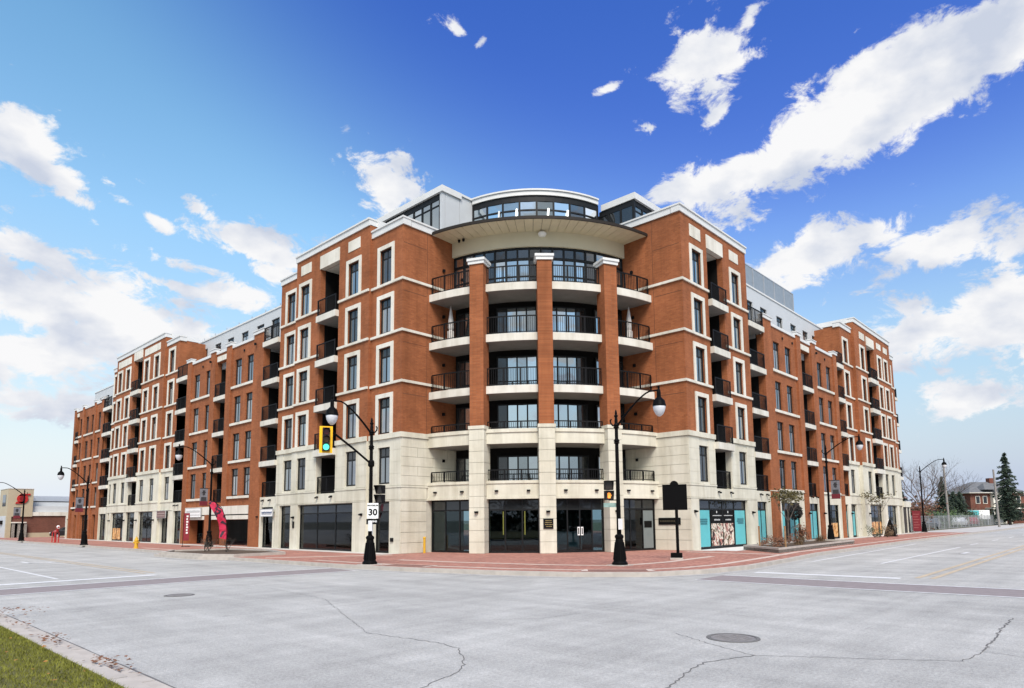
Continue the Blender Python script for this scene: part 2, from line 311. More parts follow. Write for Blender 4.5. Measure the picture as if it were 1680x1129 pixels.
# ------------------------------------------------------------------ mesh helpers
class MB:
    def __init__(s): s.v = []; s.f = []
    def quad(s, *p):
        i = len(s.v); s.v += [tuple(q) for q in p]; s.f.append(tuple(range(i, i + len(p))))
    def box(s, x0, y0, z0, x1, y1, z1, T=None):
        if x0 > x1: x0, x1 = x1, x0
        if y0 > y1: y0, y1 = y1, y0
        if z0 > z1: z0, z1 = z1, z0
        c = [(x0, y0, z0), (x1, y0, z0), (x1, y1, z0), (x0, y1, z0), (x0, y0, z1), (x1, y0, z1), (x1, y1, z1), (x0, y1, z1)]
        if T: c = [tuple(T(*p)) for p in c]
        s.hexa(c)
    def hexa(s, c):
        i = len(s.v); s.v += [tuple(p) for p in c]
        e1 = Vector(c[1]) - Vector(c[0]); e2 = Vector(c[3]) - Vector(c[0]); e3 = Vector(c[4]) - Vector(c[0])
        fs = [(0, 3, 2, 1), (4, 5, 6, 7), (0, 1, 5, 4), (1, 2, 6, 5), (2, 3, 7, 6), (3, 0, 4, 7)]
        if e1.cross(e2).dot(e3) < 0: fs = [tuple(reversed(f)) for f in fs]
        s.f += [tuple(i + k for k in f) for f in fs]
    def obox(s, c, ax, ay, az):
        c, ax, ay, az = map(Vector, (c, ax, ay, az))
        s.hexa([c - ax - ay - az, c + ax - ay - az, c + ax + ay - az, c - ax + ay - az, c - ax - ay + az, c + ax - ay + az, c + ax + ay + az, c - ax + ay + az])
    def tube(s, path, r, n=8, cap=True):
        path = [Vector(p) for p in path]
        rr = r if isinstance(r, (list, tuple)) else [r] * len(path)
        base = len(s.v); prev = None
        for k, p in enumerate(path):
            t = (path[min(k + 1, len(path) - 1)] - path[max(k - 1, 0)])
            if t.length < 1e-9: t = Vector((0, 0, 1))
            t.normalize()
            if prev is None:
                a = Vector((0, 0, 1)) if abs(t.z) < 0.9 else Vector((1, 0, 0))
                u = t.cross(a).normalized()
            else:
                u = (prev - t * prev.dot(t))
                if u.length < 1e-6: u = t.orthogonal()
                u.normalize()
            prev = u; w = t.cross(u)
            for j in range(n):
                an = 2 * math.pi * j / n
                s.v.append(tuple(p + (u * math.cos(an) + w * math.sin(an)) * rr[k]))
        for k in range(len(path) - 1):
            for j in range(n):
                a = base + k * n + j; b = base + k * n + (j + 1) % n
                s.f.append((a, b, b + n, a + n))
        if cap:
            s.f.append(tuple(base + j for j in reversed(range(n))))
            s.f.append(tuple(base + (len(path) - 1) * n + j for j in range(n)))
    def lathe(s, prof, n=12, c=(0, 0, 0)):
        base = len(s.v)
        for r, z in prof:
            for j in range(n):
                a = 2 * math.pi * j / n
                s.v.append((c[0] + r * math.cos(a), c[1] + r * math.sin(a), c[2] + z))
        for k in range(len(prof) - 1):
            for j in range(n):
                a = base + k * n + j; b = base + k * n + (j + 1) % n
                s.f.append((a, b, b + n, a + n))
        s.f.append(tuple(base + j for j in reversed(range(n))))
        s.f.append(tuple(base + (len(prof) - 1) * n + j for j in range(n)))
    def prism(s, poly, z0, z1):
        n = len(poly); b = len(s.v)
        area = sum(poly[i][0] * poly[(i + 1) % n][1] - poly[(i + 1) % n][0] * poly[i][1] for i in range(n))
        if area < 0: poly = list(reversed(poly))
        s.v += [(x, y, z0) for x, y in poly] + [(x, y, z1) for x, y in poly]
        s.f.append(tuple(b + i for i in reversed(range(n)))); s.f.append(tuple(b + n + i for i in range(n)))
        for i in range(n):
            j = (i + 1) % n; s.f.append((b + i, b + j, b + n + j, b + n + i))
    def arc(s, C, r0, r1, z0, z1, f0, f1, n):
        """ring sector about C, angle f from -X towards -Y"""
        for k in range(n):
            a, b = f0 + (f1 - f0) * k / n, f0 + (f1 - f0) * (k + 1) / n
            P = lambda r, f, z: (C[0] - r * math.cos(R(f)), C[1] - r * math.sin(R(f)), z)
            zz0 = z0 if isinstance(z0, tuple) else (z0, z0); zz1 = z1 if isinstance(z1, tuple) else (z1, z1)
            q = [P(r0, a, zz0[0]), P(r1, a, zz0[1]), P(r1, b, zz0[1]), P(r0, b, zz0[0]), P(r0, a, zz1[0]), P(r1, a, zz1[1]), P(r1, b, zz1[1]), P(r0, b, zz1[0])]
            i = len(s.v); s.v += q
            fs = [(0, 1, 2, 3), (4, 7, 6, 5), (1, 5, 6, 2), (0, 3, 7, 4)]
            if k == 0: fs.append((0, 4, 5, 1))
            if k == n - 1: fs.append((3, 2, 6, 7))
            s.f += [tuple(i + t for t in f) for f in fs]
    def mesh(s, name, m, smooth=False):
        me = bpy.data.meshes.new(name); me.from_pydata(s.v, [], s.f)
        if m: me.materials.append(m)
        me.validate()
        bm = bmesh.new(); bm.from_mesh(me); 
        if smooth: bmesh.ops.remove_doubles(bm, verts=bm.verts, dist=1e-5)
        bm.to_mesh(me); bm.free()
        if smooth:
            for p in me.polygons: p.use_smooth = True
        return me

def link(name, me, parent=None, loc=(0, 0, 0), rz=0.0):
    o = bpy.data.objects.new(name, me); COL.objects.link(o)
    o.location = loc; o.rotation_euler = (0, 0, rz)
    if parent: o.parent = parent
    return o
def tag(o, label=None, cat=None, group=None, kind=None):
    if label: o['label'] = label
    if cat: o['category'] = cat
    if group: o['group'] = group
    if kind: o['kind'] = kind
    return o
def thing(name, label, cat, loc=(0, 0, 0), rz=0.0, group=None):
    return tag(link(name, None, None, loc, rz), label, cat, group)
def part(name, mb, m, parent=None, loc=(0, 0, 0), rz=0.0, smooth=False):
    return link(name, mb.mesh(name, m, smooth), parent, loc, rz)
def struct(name, mb, m, smooth=False):
    return tag(part(name, mb, m, smooth=smooth), kind='structure')
def copy_tree(o, parent=None):
    c = o.copy(); COL.objects.link(c)
    if parent: c.parent = parent
    for ch in list(o.children): copy_tree(ch, c)
    return c
def text_mesh(body, size, m, depth=0.004, bold=0.0):
    cu = bpy.data.curves.new('lettering', 'FONT'); cu.body = body; cu.size = size; cu.align_x = 'CENTER'; cu.align_y = 'CENTER'
    cu.extrude = depth; cu.offset = bold; cu.resolution_u = 3
    o = bpy.data.objects.new('lettering', cu); COL.objects.link(o)
    dg = bpy.context.evaluated_depsgraph_get()
    me = bpy.data.meshes.new_from_object(o.evaluated_get(dg)); me.materials.clear(); me.materials.append(m)
    bpy.data.objects.remove(o)
    me.transform(Matrix.Rotation(R(90), 4, 'X'))   # stands up: reads along x, faces -y
    return me

# ------------------------------------------------------------------ ground
A = 11.05                                # the two wings start this far from the facade lines' crossing
SW = 0.15                                # pavement level
asph = mat('old_asphalt', (0.455, 0.453, 0.432, 1), 0.9, 0.10, 0.9, 0.5, 60, detail=8)
def asphalt_nodes():
    m = asph; nt = m.node_tree; N = nt.nodes; Lk = nt.links; p = N['Principled BSDF']
    src = p.inputs['Base Color'].links[0].from_socket
    g = N.new('ShaderNodeNewGeometry')
    def layer(scale, lo, hi, p0, p1, src, st=(1, 1, 1), det=6):
        mp = N.new('ShaderNodeVectorMath'); mp.operation = 'MULTIPLY'; mp.inputs[1].default_value = st; Lk.new(g.outputs['Position'], mp.inputs[0])
        n = N.new('ShaderNodeTexNoise'); n.inputs['Scale'].default_value = scale; n.inputs['Detail'].default_value = det; n.inputs['Roughness'].default_value = 0.7
        Lk.new(mp.outputs[0], n.inputs['Vector'])
        r = N.new('ShaderNodeValToRGB'); Lk.new(n.outputs[0], r.inputs[0])
        r.color_ramp.elements[0].position = p0; r.color_ramp.elements[0].color = (lo, lo, lo, 1)
        r.color_ramp.elements[1].position = p1; r.color_ramp.elements[1].color = (hi, hi, hi, 1)
        mx = N.new('ShaderNodeMix'); mx.data_type = 'RGBA'; mx.blend_type = 'MULTIPLY'; mx.inputs[0].default_value = 1
        Lk.new(src, mx.inputs[6]); Lk.new(r.outputs[0], mx.inputs[7]); return mx.outputs[2]
    src = layer(22.0, 0.80, 1.12, 0.35, 0.65, src)            # aggregate
    src = layer(0.9, 0.72, 1.0, 0.26, 0.36, src)               # oil-dark spots
    src = layer(90.0, 0.80, 1.15, 0.36, 0.64, src, det=2)
    src = layer(0.12, 0.88, 1.06, 0.38, 0.6, src)
    src = layer(0.35, 0.86, 1.05, 0.35, 0.65, src)            # patches
    src = layer(1.0, 0.90, 1.04, 0.38, 0.62, src, (0.05, 1.4, 1))   # tyre-worn streaks along the right street
    src = layer(1.0, 0.90, 1.04, 0.38, 0.62, src, (1.4, 0.05, 1))
    Lk.new(src, p.inputs['Base Color'])
asphalt_nodes()
KERB = mat('kerb_concrete', (0.42, 0.385, 0.345, 1), 0.9, 0.14, 2.5, 0.3, 30)
PAVE = brick_mat('red_paver', (0.47, 0.225, 0.17, 1), (0.30, 0.125, 0.095, 1), (0.31, 0.20, 0.165, 1), 0.22, 0.11, True, 0.007, 0.25)
PALEB = mat('pale_paver_band', (0.52, 0.42, 0.36, 1), 0.9, 0.12, 2)
DBAND = mat('purple_grey_crossing', (0.235, 0.205, 0.205, 1), 0.9, 0.12, 4)
LINEW = mat('worn_white_paint', (0.62, 0.63, 0.63, 1), 0.7, 0.14, 5)
LINEY = mat('worn_yellow_paint', (0.46, 0.38, 0.27, 1), 0.8, 0.2, 4)
CRACK = mat('crack_tar', (0.13, 0.128, 0.125, 1), 0.95, 0.2)
RAMPM = mat('brown_ramp_plate', (0.21, 0.10, 0.075, 1), 0.85, 0.15, 6)
SOIL = mat('bark_mulch', (0.075, 0.05, 0.032, 1), 0.95, 0.4, 8, 0.8, 30)

g = MB(); g.quad((-1500, -1500, 0), (1500, -1500, 0), (1500, 1500, 0), (-1500, 1500, 0)); struct('ground', g, mat('distant_ground', (0.16, 0.16, 0.13, 1), 0.95, 0.25, 0.05))
def subdiv_rect(x0, y0, x1, y1, z, nx=1, ny=1):
    m = MB()
    m.quad((x0, y0, z), (x1, y0, z), (x1, y1, z), (x0, y1, z)); return m
road = MB()
road.quad((-60, -400, .004), (-6.5, -400, .004), (-6.5, 400, .004), (-60, 400, .004))
road.quad((-6.5, -5.2, .004), (1, -5.2, .004), (1, 9, .004), (-6.5, 9, .004))
road.quad((-6.5, -60, .004), (400, -60, .004), (400, -5.2, .004), (-6.5, -5.2, .004))
struct('road', road, asph)

KP = [(-6.2, 240), (-6.2, 60), (-6.2, 34), (-6.3, 25), (-8.1, 23.2), (-7.9, 17.6), (-7.1, 15.8), (-6.9, 9.7), (-6.8, 6.4), (-6.35, 2.6), (-5.4, -1.4), (-4.4, -4.0), (-2.9, -6.0), (-0.6, -6.9), (2.0, -7.2), (7, -6.8), (12.4, -6.2), (33, -5.6), (60, -5.4), (240, -5.0)]
def offset(poly, d):
    out = []
    for i, p in enumerate(poly):
        a = Vector(poly[max(i - 1, 0)]); b = Vector(poly[min(i + 1, len(poly) - 1)])
        t = (b - a).normalized(); nrm = Vector((-t.y, t.x)); out.append(tuple(Vector(p) + nrm * d))
    return out
KI = offset(KP, 0.18)
sw = MB(); sw.prism(KI + [(240, 200), (60, 240)], -0.3, SW); struct('sidewalk', sw, PAVE)
kb = MB()
for i in range(len(KP) - 1):
    a, b, c, d = KP[i], KP[i + 1], KI[i + 1], KI[i]
    top = SW + 0.006
    kb.hexa([(a[0], a[1], -.3), (b[0], b[1], -.3), (c[0], c[1], -.3), (d[0], d[1], -.3), (a[0], a[1], top), (b[0], b[1], top), (c[0], c[1], top), (d[0], d[1], top)])
struct('kerb', kb, KERB)
gut = MB(); KG = offset(KP, -0.42)
for i in range(len(KP) - 1):
    a, b, c, d = KG[i], KG[i + 1], KP[i + 1], KP[i]; gut.quad((*a, .009), (*b, .009), (*c, .009), (*d, .009))
struct('gutter', gut, mat('gutter_concrete', (0.36, 0.355, 0.34, 1), 0.9, 0.18, 2.0))
def strip(mb, pts, w, z):
    pts = [Vector(p) for p in pts]
    L = offset([tuple(p) for p in pts], w / 2); Q = offset([tuple(p) for p in pts], -w / 2)
    for i in range(len(pts) - 1): mb.quad((*Q[i], z), (*Q[i + 1], z), (*L[i + 1], z), (*L[i], z))
# pale bands in the brick pavement
pb = MB(); z = SW + .004
strip(pb, offset(KP, 1.0)[2:4], .3, z); strip(pb, offset(KP, 1.1)[7:], .3, z)
strip(pb, offset(KP, 3.4)[8:16], .35, z + .001); strip(pb, [(-6.3, 13.5), (-1.0, 10.4)], .5, z + .002); strip(pb, [(9.8, -5.6), (9.8, -0.4)], .4, z + .002)
struct('pavement_band', pb, PALEB)
pb = MB(); pb.quad((-1.1, 11.2, z), (-0.02, 11.2, z), (-0.02, 76, z), (-1.1, 76, z)); pb.quad((11.2, -1.1, z), (76, -1.1, z), (76, -0.02, z), (11.2, -0.02, z)); struct('concrete_apron', pb, mat('pale_concrete', (0.50, 0.47, 0.43, 1), 0.9, 0.1, 1.5))
pb = MB(); pb.quad((61, -5.15, SW + .008), (240, -4.7, SW + .008), (240, .2, SW + .008), (61, .2, SW + .008)); struct('concrete_path', pb, mat('path_concrete', (0.44, 0.42, 0.39, 1), 0.9, 0.12, 1.0))
# crossings, lines
cw = MB(); strip(cw, [(-18.6, 5.6), (-12, 5.75), (-7.2, 5.3)], 1.9, .010); strip(cw, [(-1.9, -7.6), (-1.8, -12), (-1.3, -18.7)], 1.9, .010)
struct('crosswalk_band', cw, DBAND)
cl = MB()
for dd in (-1.05, 1.05):
    strip(cl, offset([(-18.6, 5.6), (-12, 5.75), (-7.2, 5.3)], dd), .14, .012); strip(cl, offset([(-1.9, -7.6), (-1.8, -12), (-1.3, -18.7)], dd), .14, .012)
struct('crosswalk_line', cl, LINEW)
sl = MB(); strip(sl, [(-18.2, 8.5), (-12.9, 8.7)], .5, .010); strip(sl, [(0.9, -7.9), (1.2, -12.3)], .5, .010); struct('stop_line', sl, LINEW)
ll = MB()
strip(ll, [(-15.75, 9.6), (-15.75, 21)], .13, .010)
for k in range(6): strip(ll, [(-15.75, 24 + 9 * k), (-15.75, 27 + 9 * k)], .13, .010)
strip(ll, [(8, -10.05), (26, -9.8)], .13, .010)
for k in range(6): strip(ll, [(30 + 9 * k, -9.7), (33 + 9 * k, -9.7)], .13, .010)
strip(ll, [(7.8, -7.45), (30, -6.6)], .12, .010)
struct('lane_line', ll, LINEW)
yl = MB()
for dx in (-.16, .16): strip(yl, [(-12.75 + dx, 9.8), (-12.75 + dx, 70)], .13, .010)
for dy in (-.2, .2): strip(yl, [(1.6, -12.85 + dy), (80, -12.3 + dy)], .16, .010)
struct('yellow_line', yl, LINEY)
def arrow(cx, cy, dx, dy, turn):
    m = MB(); d = Vector((dx, dy)); n = Vector((-dy, dx)) * turn; c = Vector((cx, cy)); z = .011
    P = lambda a, b: (*(c + d * a + n * b), z)
    m.quad(P(-1.5, -.09), P(.6, -.09), P(.6, .09), P(-1.5, .09)); m.quad(P(.4, -.09), P(.6, -.09), P(.6, .7), P(.4, .7)); m.quad(P(.1, .7), P(.9, .7), P(.5, 1.25))
    return m
struct('turn_arrow', arrow(-14.2, 22.2, 0, -1, 1), LINEW); struct('turn_arrow', arrow(18.3, -11.2, -1, 0, 1), LINEW)
def jag(pts, amp, n):
    out = []
    for i in range(len(pts) - 1):
        a, b = Vector(pts[i]), Vector(pts[i + 1]); t = b - a; nr = Vector((-t.y, t.x)).normalized()
        k = max(2, int(t.length * n))
        for j in range(k): out.append(tuple(a + t * j / k + nr * random.uniform(-amp, amp)))
    out.append(tuple(pts[-1])); return out
for pts, w in [([(-15.3, -13.75), (-14.3, -13.5), (-13.6, -13.4), (-12.8, -13.7)], .026), ([(-12.8, -13.7), (-12.3, -12.7), (-11.9, -12.0)], .016), ([(-12.8, -13.7), (-11.4, -15.9), (-10.4, -16.0)], .018), ([(-10.4, -16.0), (-7.9, -15.9), (-6.5, -15.9)], .035), ([(-17.2, -11.7), (-16.3, -11.4), (-15.8, -11.1), (-15.1, -10.2), (-15.0, -9.6), (-15.2, -8.0)], .02), ([(-10.5, -16.0), (-10.7, -17.2)], .016), ([(-15.2, -8.0), (-13.0, -3.0), (-12.4, 2)], .012), ([(-15.3, -14.6), (-14.8, -14.35)], .02), ([(-13.5, -8.0), (-12.0, -9.2), (-9.5, -9.6)], .012)]:
    m = MB()
    jp = jag(pts, .028, 14); w *= .68
    Lf = offset(jp, w / 2); Rt = offset(jp, -w / 2)
    for i in range(len(jp) - 1): m.quad((*Rt[i], .0085), (*Rt[i + 1], .0085), (*Lf[i + 1], .0085), (*Lf[i], .0085))
    struct('road_crack', m, CRACK)
IRON = mat('cast_iron', (0.21, 0.20, 0.195, 1), 0.7, 0.2, 10, 0.3, 40)
def manhole(x, y, r, label):
    t = thing('manhole_cover', label, 'manhole cover', (x, y, .004), group='manhole covers in the road')
    m = MB(); m.lathe([(r + .07, -.002), (r + .07, .010), (r + .012, .011), (r + .012, .004)], 28); part('rim', m, CRACK, t)
    m = MB(); m.lathe([(r, -.002), (r, .007)], 28)
    part('lid', m, IRON, t)
    m = MB()
    k = int(r / .08)
    for i in range(-k, k + 1):
        for j in range(-k, k + 1):
            if math.hypot(i, j) * .08 < r - .06: m.box(i * .08 - .024, j * .08 - .024, .006, i * .08 + .024, j * .08 + .024, .013)
    tag(part('stud_pattern', m, IRON, t), kind='stuff')
manhole(-11.7, -12.9, .34, 'round iron manhole cover nearest the viewer in the right half of the road')
manhole(-15.0, 0.8, .30, 'round iron manhole cover lying before the dark crossing on the left')
# kerb ramps by the two corner poles
for x, y, ang in ((-5.9, 3.2, -80), (-3.1, -4.9, -52)):
    m = MB(); ca, sa = math.cos(R(ang)), math.sin(R(ang))
    def Q(a, b, zz): return (x + ca * a - sa * b, y + sa * a + ca * b, zz)
    m.quad(*[Q(a, b, SW + .012) for a, b in ((-1, 0), (1, 0), (1, .75), (-1, .75))]); struct('ramp_plate', m, RAMPM)
    m = MB(); 
    m.quad(*[Q(a, b, SW + .011) for a, b in ((-1.25, -.05), (1.25, -.05), (1.12, .86), (-1.12, .86))]); struct('ramp_border', m, PALEB)

# near verge with kerb, bottom left
vb = MB(); vb.prism([(-60, -60), (-19.4, -60), (-19.4, -0.6), (-20.1, 0.6), (-60, 0.6)], -.2, .13); struct('verge_soil', vb, mat('verge_earth', (0.10, 0.095, 0.03, 1), 0.95, 0.3, 5))
vk = MB(); yy = -30.0
while yy < -0.5:
    vk.box(-19.4, yy, -.2, -19.2, yy + 2.97, .13); vk.box(-19.19, yy, -.2, -18.9, yy + 2.97, .035); yy += 3.0
struct('verge_kerb', vk, KERB)
vd = MB(); strip(vd, jag([(-18.87, -30), (-18.87, -0.2)], .01, 2), .07, .0095); struct('kerb_joint', vd, CRACK)
GRASS = mat('verge_grass', (0.18, 0.185, 0.03, 1), 0.7, 0.55, 6.0, spec=0.2)
gm = MB()
rg = random.Random(3)
for _ in range(70000):
    x = -19.43 - abs(rg.random() ** 1.3) * 3.2; y = rg.uniform(-13.5, -0.7); h = rg.uniform(.02, .065); a = rg.uniform(0, 6.28); w = .0045
    dx, dy = math.cos(a) * w, math.sin(a) * w; lx, ly = rg.gauss(0, .03), rg.gauss(0, .03)
    gm.quad((x - dx, y - dy, .125), (x + dx, y + dy, .125), (x + lx, y + ly, .125 + h))
tag(part('grass', gm, GRASS), 'short green lawn on the near verge', 'grass', kind='stuff')
LEAFM = mat('fallen_leaf', (0.36, 0.17, 0.035, 1), 0.8, 0.5, 20)
LEAFB = mat('brown_leaf_litter', (0.17, 0.075, 0.035, 1), 0.85, 0.5, 20)
lm = MB(); lb = MB()
def leaf(mb, x, y, z, s):
    a = rg.uniform(0, 6.28); ca, sa = math.cos(a) * s, math.sin(a) * s; t = [rg.uniform(0, .6) * s for _ in range(4)]
    mb.quad((x + ca, y + sa, z + t[0]), (x - sa * .6, y + ca * .6, z + t[1]), (x - ca, y - sa, z + t[2]), (x + sa * .6, y - ca * .6, z + t[3]))
for _ in range(110): leaf(lm, -19.45 - rg.random() * 2.2, rg.uniform(-12, -1), .19, rg.uniform(.02, .045))
for cy, n in ((-0.6, 170), (-5.2, 90), (-7.9, 100), (-3.0, 30)):
    for _ in range(n): leaf(lb, -19.12 + rg.gauss(0, .11 if cy < -1 else .4), cy + rg.gauss(0, .28), .15 if rg.random() < .6 else .06, rg.uniform(.02, .045))
tag(part('fallen_leaves', lm, LEAFM), 'yellow leaves scattered over the lawn', 'leaves', kind='stuff'); tag(part('leaf_litter', lb, LEAFB), 'brown leaves drifted along the near kerb', 'leaves', kind='stuff')

# ------------------------------------------------------------------ the apartment building
BC = Vector((11.0, 11.0, SW))
bld = thing('apartment_building', 'long six-storey orange brick and cream stone block with a rounded corner bay and shops below', 'apartment building', BC)
LFT = ('L', lambda s, d, z: (-d, s, z), -R(90)); RGT = ('R', lambda s, d, z: (s, -d, z), 0.0)
def bpart(name, mb, m, parent=None, smooth=False):
    return part(name, mb, m, parent or bld, loc=-BC if parent is None else (0, 0, 0), smooth=smooth)
def put(name, me, fac, s, d, z, parent=bld):
    w = Vector(fac[1](s, d, z)); return link(name, me, parent, w - BC, fac[2])
CC = (12.1, 12.1)
def putc(name, me, r, f, z, parent=bld):
    w = Vector((CC[0] - r * math.cos(R(f)), CC[1] - r * math.sin(R(f)), z)); return link(name, me, parent, w - BC, R(f - 90))
def wall(mb, fac, s0, s1, z0, z1, d, ops=(), rev=0.22):
    F = fac[1]; flip = fac[0] == 'R'
    def q(*p):
        p = [F(*a) for a in p]; mb.quad(*(reversed(p) if flip else p))
    ops = [(max(a, s0), min(b, s1), max(c, z0), min(e, z1), *(o[4:])) for o in ops for a, b, c, e in [o[:4]] if o[0] < s1 and o[1] > s0 and o[2] < z1 and o[3] > z0]
    zs = sorted({z0, z1, *[o[2] for o in ops], *[o[3] for o in ops]})
    for za, zb in zip(zs, zs[1:]):
        xs = sorted([(o[0], o[1]) for o in ops if o[2] <= za + 1e-6 and o[3] >= zb - 1e-6]); cur = s0
        for a, b in xs + [(s1, s1)]:
            if a > cur + 1e-6: q((cur, d, za), (cur, d, zb), (a, d, zb), (a, d, za))
            cur = max(cur, b)
    for o in ops:
        a, b, c, e = o[:4]; r = o[4] if len(o) > 4 else rev
        if a > s0: q((a, d, c), (a, d - r, c), (a, d - r, e), (a, d, e))
        if b < s1: q((b, d, c), (b, d, e), (b, d - r, e), (b, d - r, c))
        if e < z1 - 1e-6: q((a, d, e), (a, d - r, e), (b, d - r, e), (b, d, e))
        if c > z0 + 1e-6: q((a, d, c), (b, d, c), (b, d - r, c), (a, d - r, c))
def fbox(mb, fac, s0, s1, d0, d1, z0, z1): mb.box(s0, d0, z0, s1, d1, z1, fac[1])

# --- windows: one of each kind, then copied
def window_mesh(w, h, split):
    m = MB(); t = .13; y0, y1 = .10, .19
    m.box(-w / 2, y0, 0, -w / 2 + t, y1, h); m.box(w / 2 - t, y0, 0, w / 2, y1, h); m.box(-w / 2 + t, y0, 0, w / 2 - t, y1, t * .7); m.box(-w / 2 + t, y0, h - t * .6, w / 2 - t, y1, h)
    m.box(-w / 2 + t, y0 + .01, split - .05, w / 2 - t, y1 - .01, split + .05); m.box(-.055, y0 + .01, t * .7, .055, y1 - .01, split - .05); m.box(-.03, y0 + .012, split + .05, .03, y1 - .012, h - t * .6)
    m.quad((-w / 2, .215, 0), (w / 2, .215, 0), (w / 2, .215, h), (-w / 2, .215, h))
    return m.mesh('window', DFRAME)
WINK = {}; RW = random.Random(17)
def window_kind(key, w, h, sur):
    sp = h * .74; t = .13
    pn = MB(); pw = w / 2 - t - .055; pn.box(-pw / 2, -.004, 0, pw / 2, .004, sp - .05 - t * .7)
    tp = MB(); tw = w / 2 - t - .03; tp.box(-tw / 2, -.004, 0, tw / 2, .004, h - t * .6 - sp - .05)
    su = None
    if sur:
        s_ = MB(); g_ = .24; o_ = -.055; i_ = .03
        s_.box(-w / 2 - g_, o_, -.02, -w / 2, i_, h + g_); s_.box(w / 2, o_, -.02, w / 2 + g_, i_, h + g_); s_.box(-w / 2, o_, h, w / 2, i_, h + g_)
        su = s_.mesh('surround', TRIM)
    WINK[key] = (window_mesh(w, h, sp), [pn.mesh('pane', m_) for m_ in (PANE, PANE, PANE, PANEB, PANEC)], tp.mesh('transom_pane', PANED), su, (pw / 2 + .055, t * .7), (tw / 2 + .03, sp + .05))
window_kind('tall', 1.12, 2.04, True); window_kind('plain', 1.12, 2.05, False)
window_kind('attic', 1.25, 1.35, False); window_kind('slim', 0.95, 2.04, True); window_kind('attic_big', 1.3, 2.2, False)
def window(kind, fac, s, d, z):
    me, pn, tp, su, (px_, pz_), (tx, tz) = WINK[kind]
    w = put('window', me, fac, s, d, z)
    pn = RW.choice(pn)
    for sg in (-1, 1):
        link('pane', pn, w, (sg * px_, .122, pz_)); link('transom_pane', tp, w, (sg * tx, .13, tz))
    if su: link('surround', su, w)
WH = {'tall': (1.12, 2.04), 'plain': (1.12, 2.05), 'attic': (1.25, 1.35), 'slim': (.95, 2.04), 'attic_big': (1.3, 2.2)}

# --- railings
def railing_mesh(w, h=1.05, post_every=1.15):
    m = MB(); m.box(-w / 2, -.03, h - .06, w / 2, .03, h); m.box(-w / 2, -.02, .07, w / 2, .02, .11)
    n = max(1, round(w / post_every))
    for k in range(n + 1):
        x = -w / 2 + .03 + (w - .06) * k / n; m.box(x - .03, -.03, 0, x + .03, .03, h - .06)
    k = int(w / .12)
    for i in range(1, k):
        x = -w / 2 + w * i / k; m.box(x - .011, -.011, .11, x + .011, .011, h - .06)
    return m.mesh('balcony_railing', BLACK)
RAILS = {}
def railing(fac, s0, s1, d, z):
    w = round(s1 - s0, 2)
    if w not in RAILS: RAILS[w] = railing_mesh(w)
    put('balcony_railing', RAILS[w], fac, (s0 + s1) / 2, d, z)
DOORS = {}
def glass_door(w, h, n=3):
    key = (round(w, 2), round(h, 2), n)
    if key not in DOORS:
        m = MB(); t = .08
        m.box(-w / 2, 0, h - t, w / 2, .08, h); m.box(-w / 2, 0, 0, w / 2, .08, t)
        for k in range(n + 1):
            x = -w / 2 + (w - t) * k / n; m.box(x, .003, t, x + t, .077, h - t)
        pw = (w - t) / n - t; p = MB(); p.box(-pw / 2, .03, t, pw / 2, .045, h - t)
        DOORS[key] = (m.mesh('balcony_door', DFRAME), p.mesh('door_pane', PANE2), p.mesh('door_pane', PANED), [(-w / 2 + t + pw / 2 + k * (w - t) / n) for k in range(n)])
    return DOORS[key]
def put_door(fac, s, d, z, w, h, n=3, dark=()):
    me, pa, pd, xs = glass_door(w, h, n)
    o = put('balcony_door', me, fac, s, d, z)
    for k, x in enumerate(xs): link('door_pane', pd if k in dark else pa, o, (x, 0, 0))

def recess(fac, s0, s1, d, zlo, ztop, tops, depth=1.9, slab_t=.40, proud=.26, roofed=True):
    """stack of recessed balconies: side walls come from wall(); here back wall, slabs, doors, railings"""
    b = MB(); w = s1 - s0
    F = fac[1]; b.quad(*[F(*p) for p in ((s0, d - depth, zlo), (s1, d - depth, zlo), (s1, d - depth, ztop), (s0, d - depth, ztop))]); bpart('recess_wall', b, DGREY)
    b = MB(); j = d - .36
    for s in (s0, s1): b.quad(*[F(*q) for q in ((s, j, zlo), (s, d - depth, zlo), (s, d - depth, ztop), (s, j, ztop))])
    tag(bpart('dark_recess_side', b, DGREY), kind='stuff')  # near-black sides from the brick jamb inward
    if roofed:
        b = MB(); b.quad(*[F(*q) for q in ((s0, j, ztop), (s1, j, ztop), (s1, d - depth, ztop), (s0, d - depth, ztop))]); bpart('recess_ceiling', b, CONC)
    lv = [zlo] + list(tops)
    for i, t in enumerate(lv):
        if i > 0:
            m = MB(); fbox(m, fac, s0 - .03, s1 + .03, d - depth + .02, d + proud, t - slab_t, t); bpart('balcony_slab', m, CONC)
            m = MB(); fbox(m, fac, s0, s1, d - depth + .03, d + proud - .04, t - slab_t - .02, t - slab_t); bpart('slab_shade_sheet', m, SLAB_SHADE)  # thin sheet added so the slab looks shaded from below
            railing(fac, s0 + .03, s1 - .03, d + proud - .09, t)
        else: railing(fac, s0 + .02, s1 - .02, d - .10, t)
        top = (lv[i + 1] - slab_t) if i + 1 < len(lv) else ztop
        if i + 1 < len(lv) or roofed: put_door(fac, (s0 + s1) / 2, d - depth + .1, t + .03, w - .5, min(2.25, top - t - .1), 2, dark=(0, 1))
FL = [15.45, 12.50, 9.62, 6.72]          # string-course tops, floors 6 to 3
def string(fac, s0, s1, d, z, h=.14, proud=.09, m=None, name='string_course', gaps=()):
    segs = []; cur = s0
    for a, b in sorted(gaps):
        if a < s1 and b > s0:
            if a > cur: segs.append((cur, a))
            cur = b
    if cur < s1: segs.append((cur, s1))
    for a, b in segs:
        k = MB(); fbox(k, fac, a, b, d + .002, d + proud, z - h, z); bpart(name, k, m or TRIM)
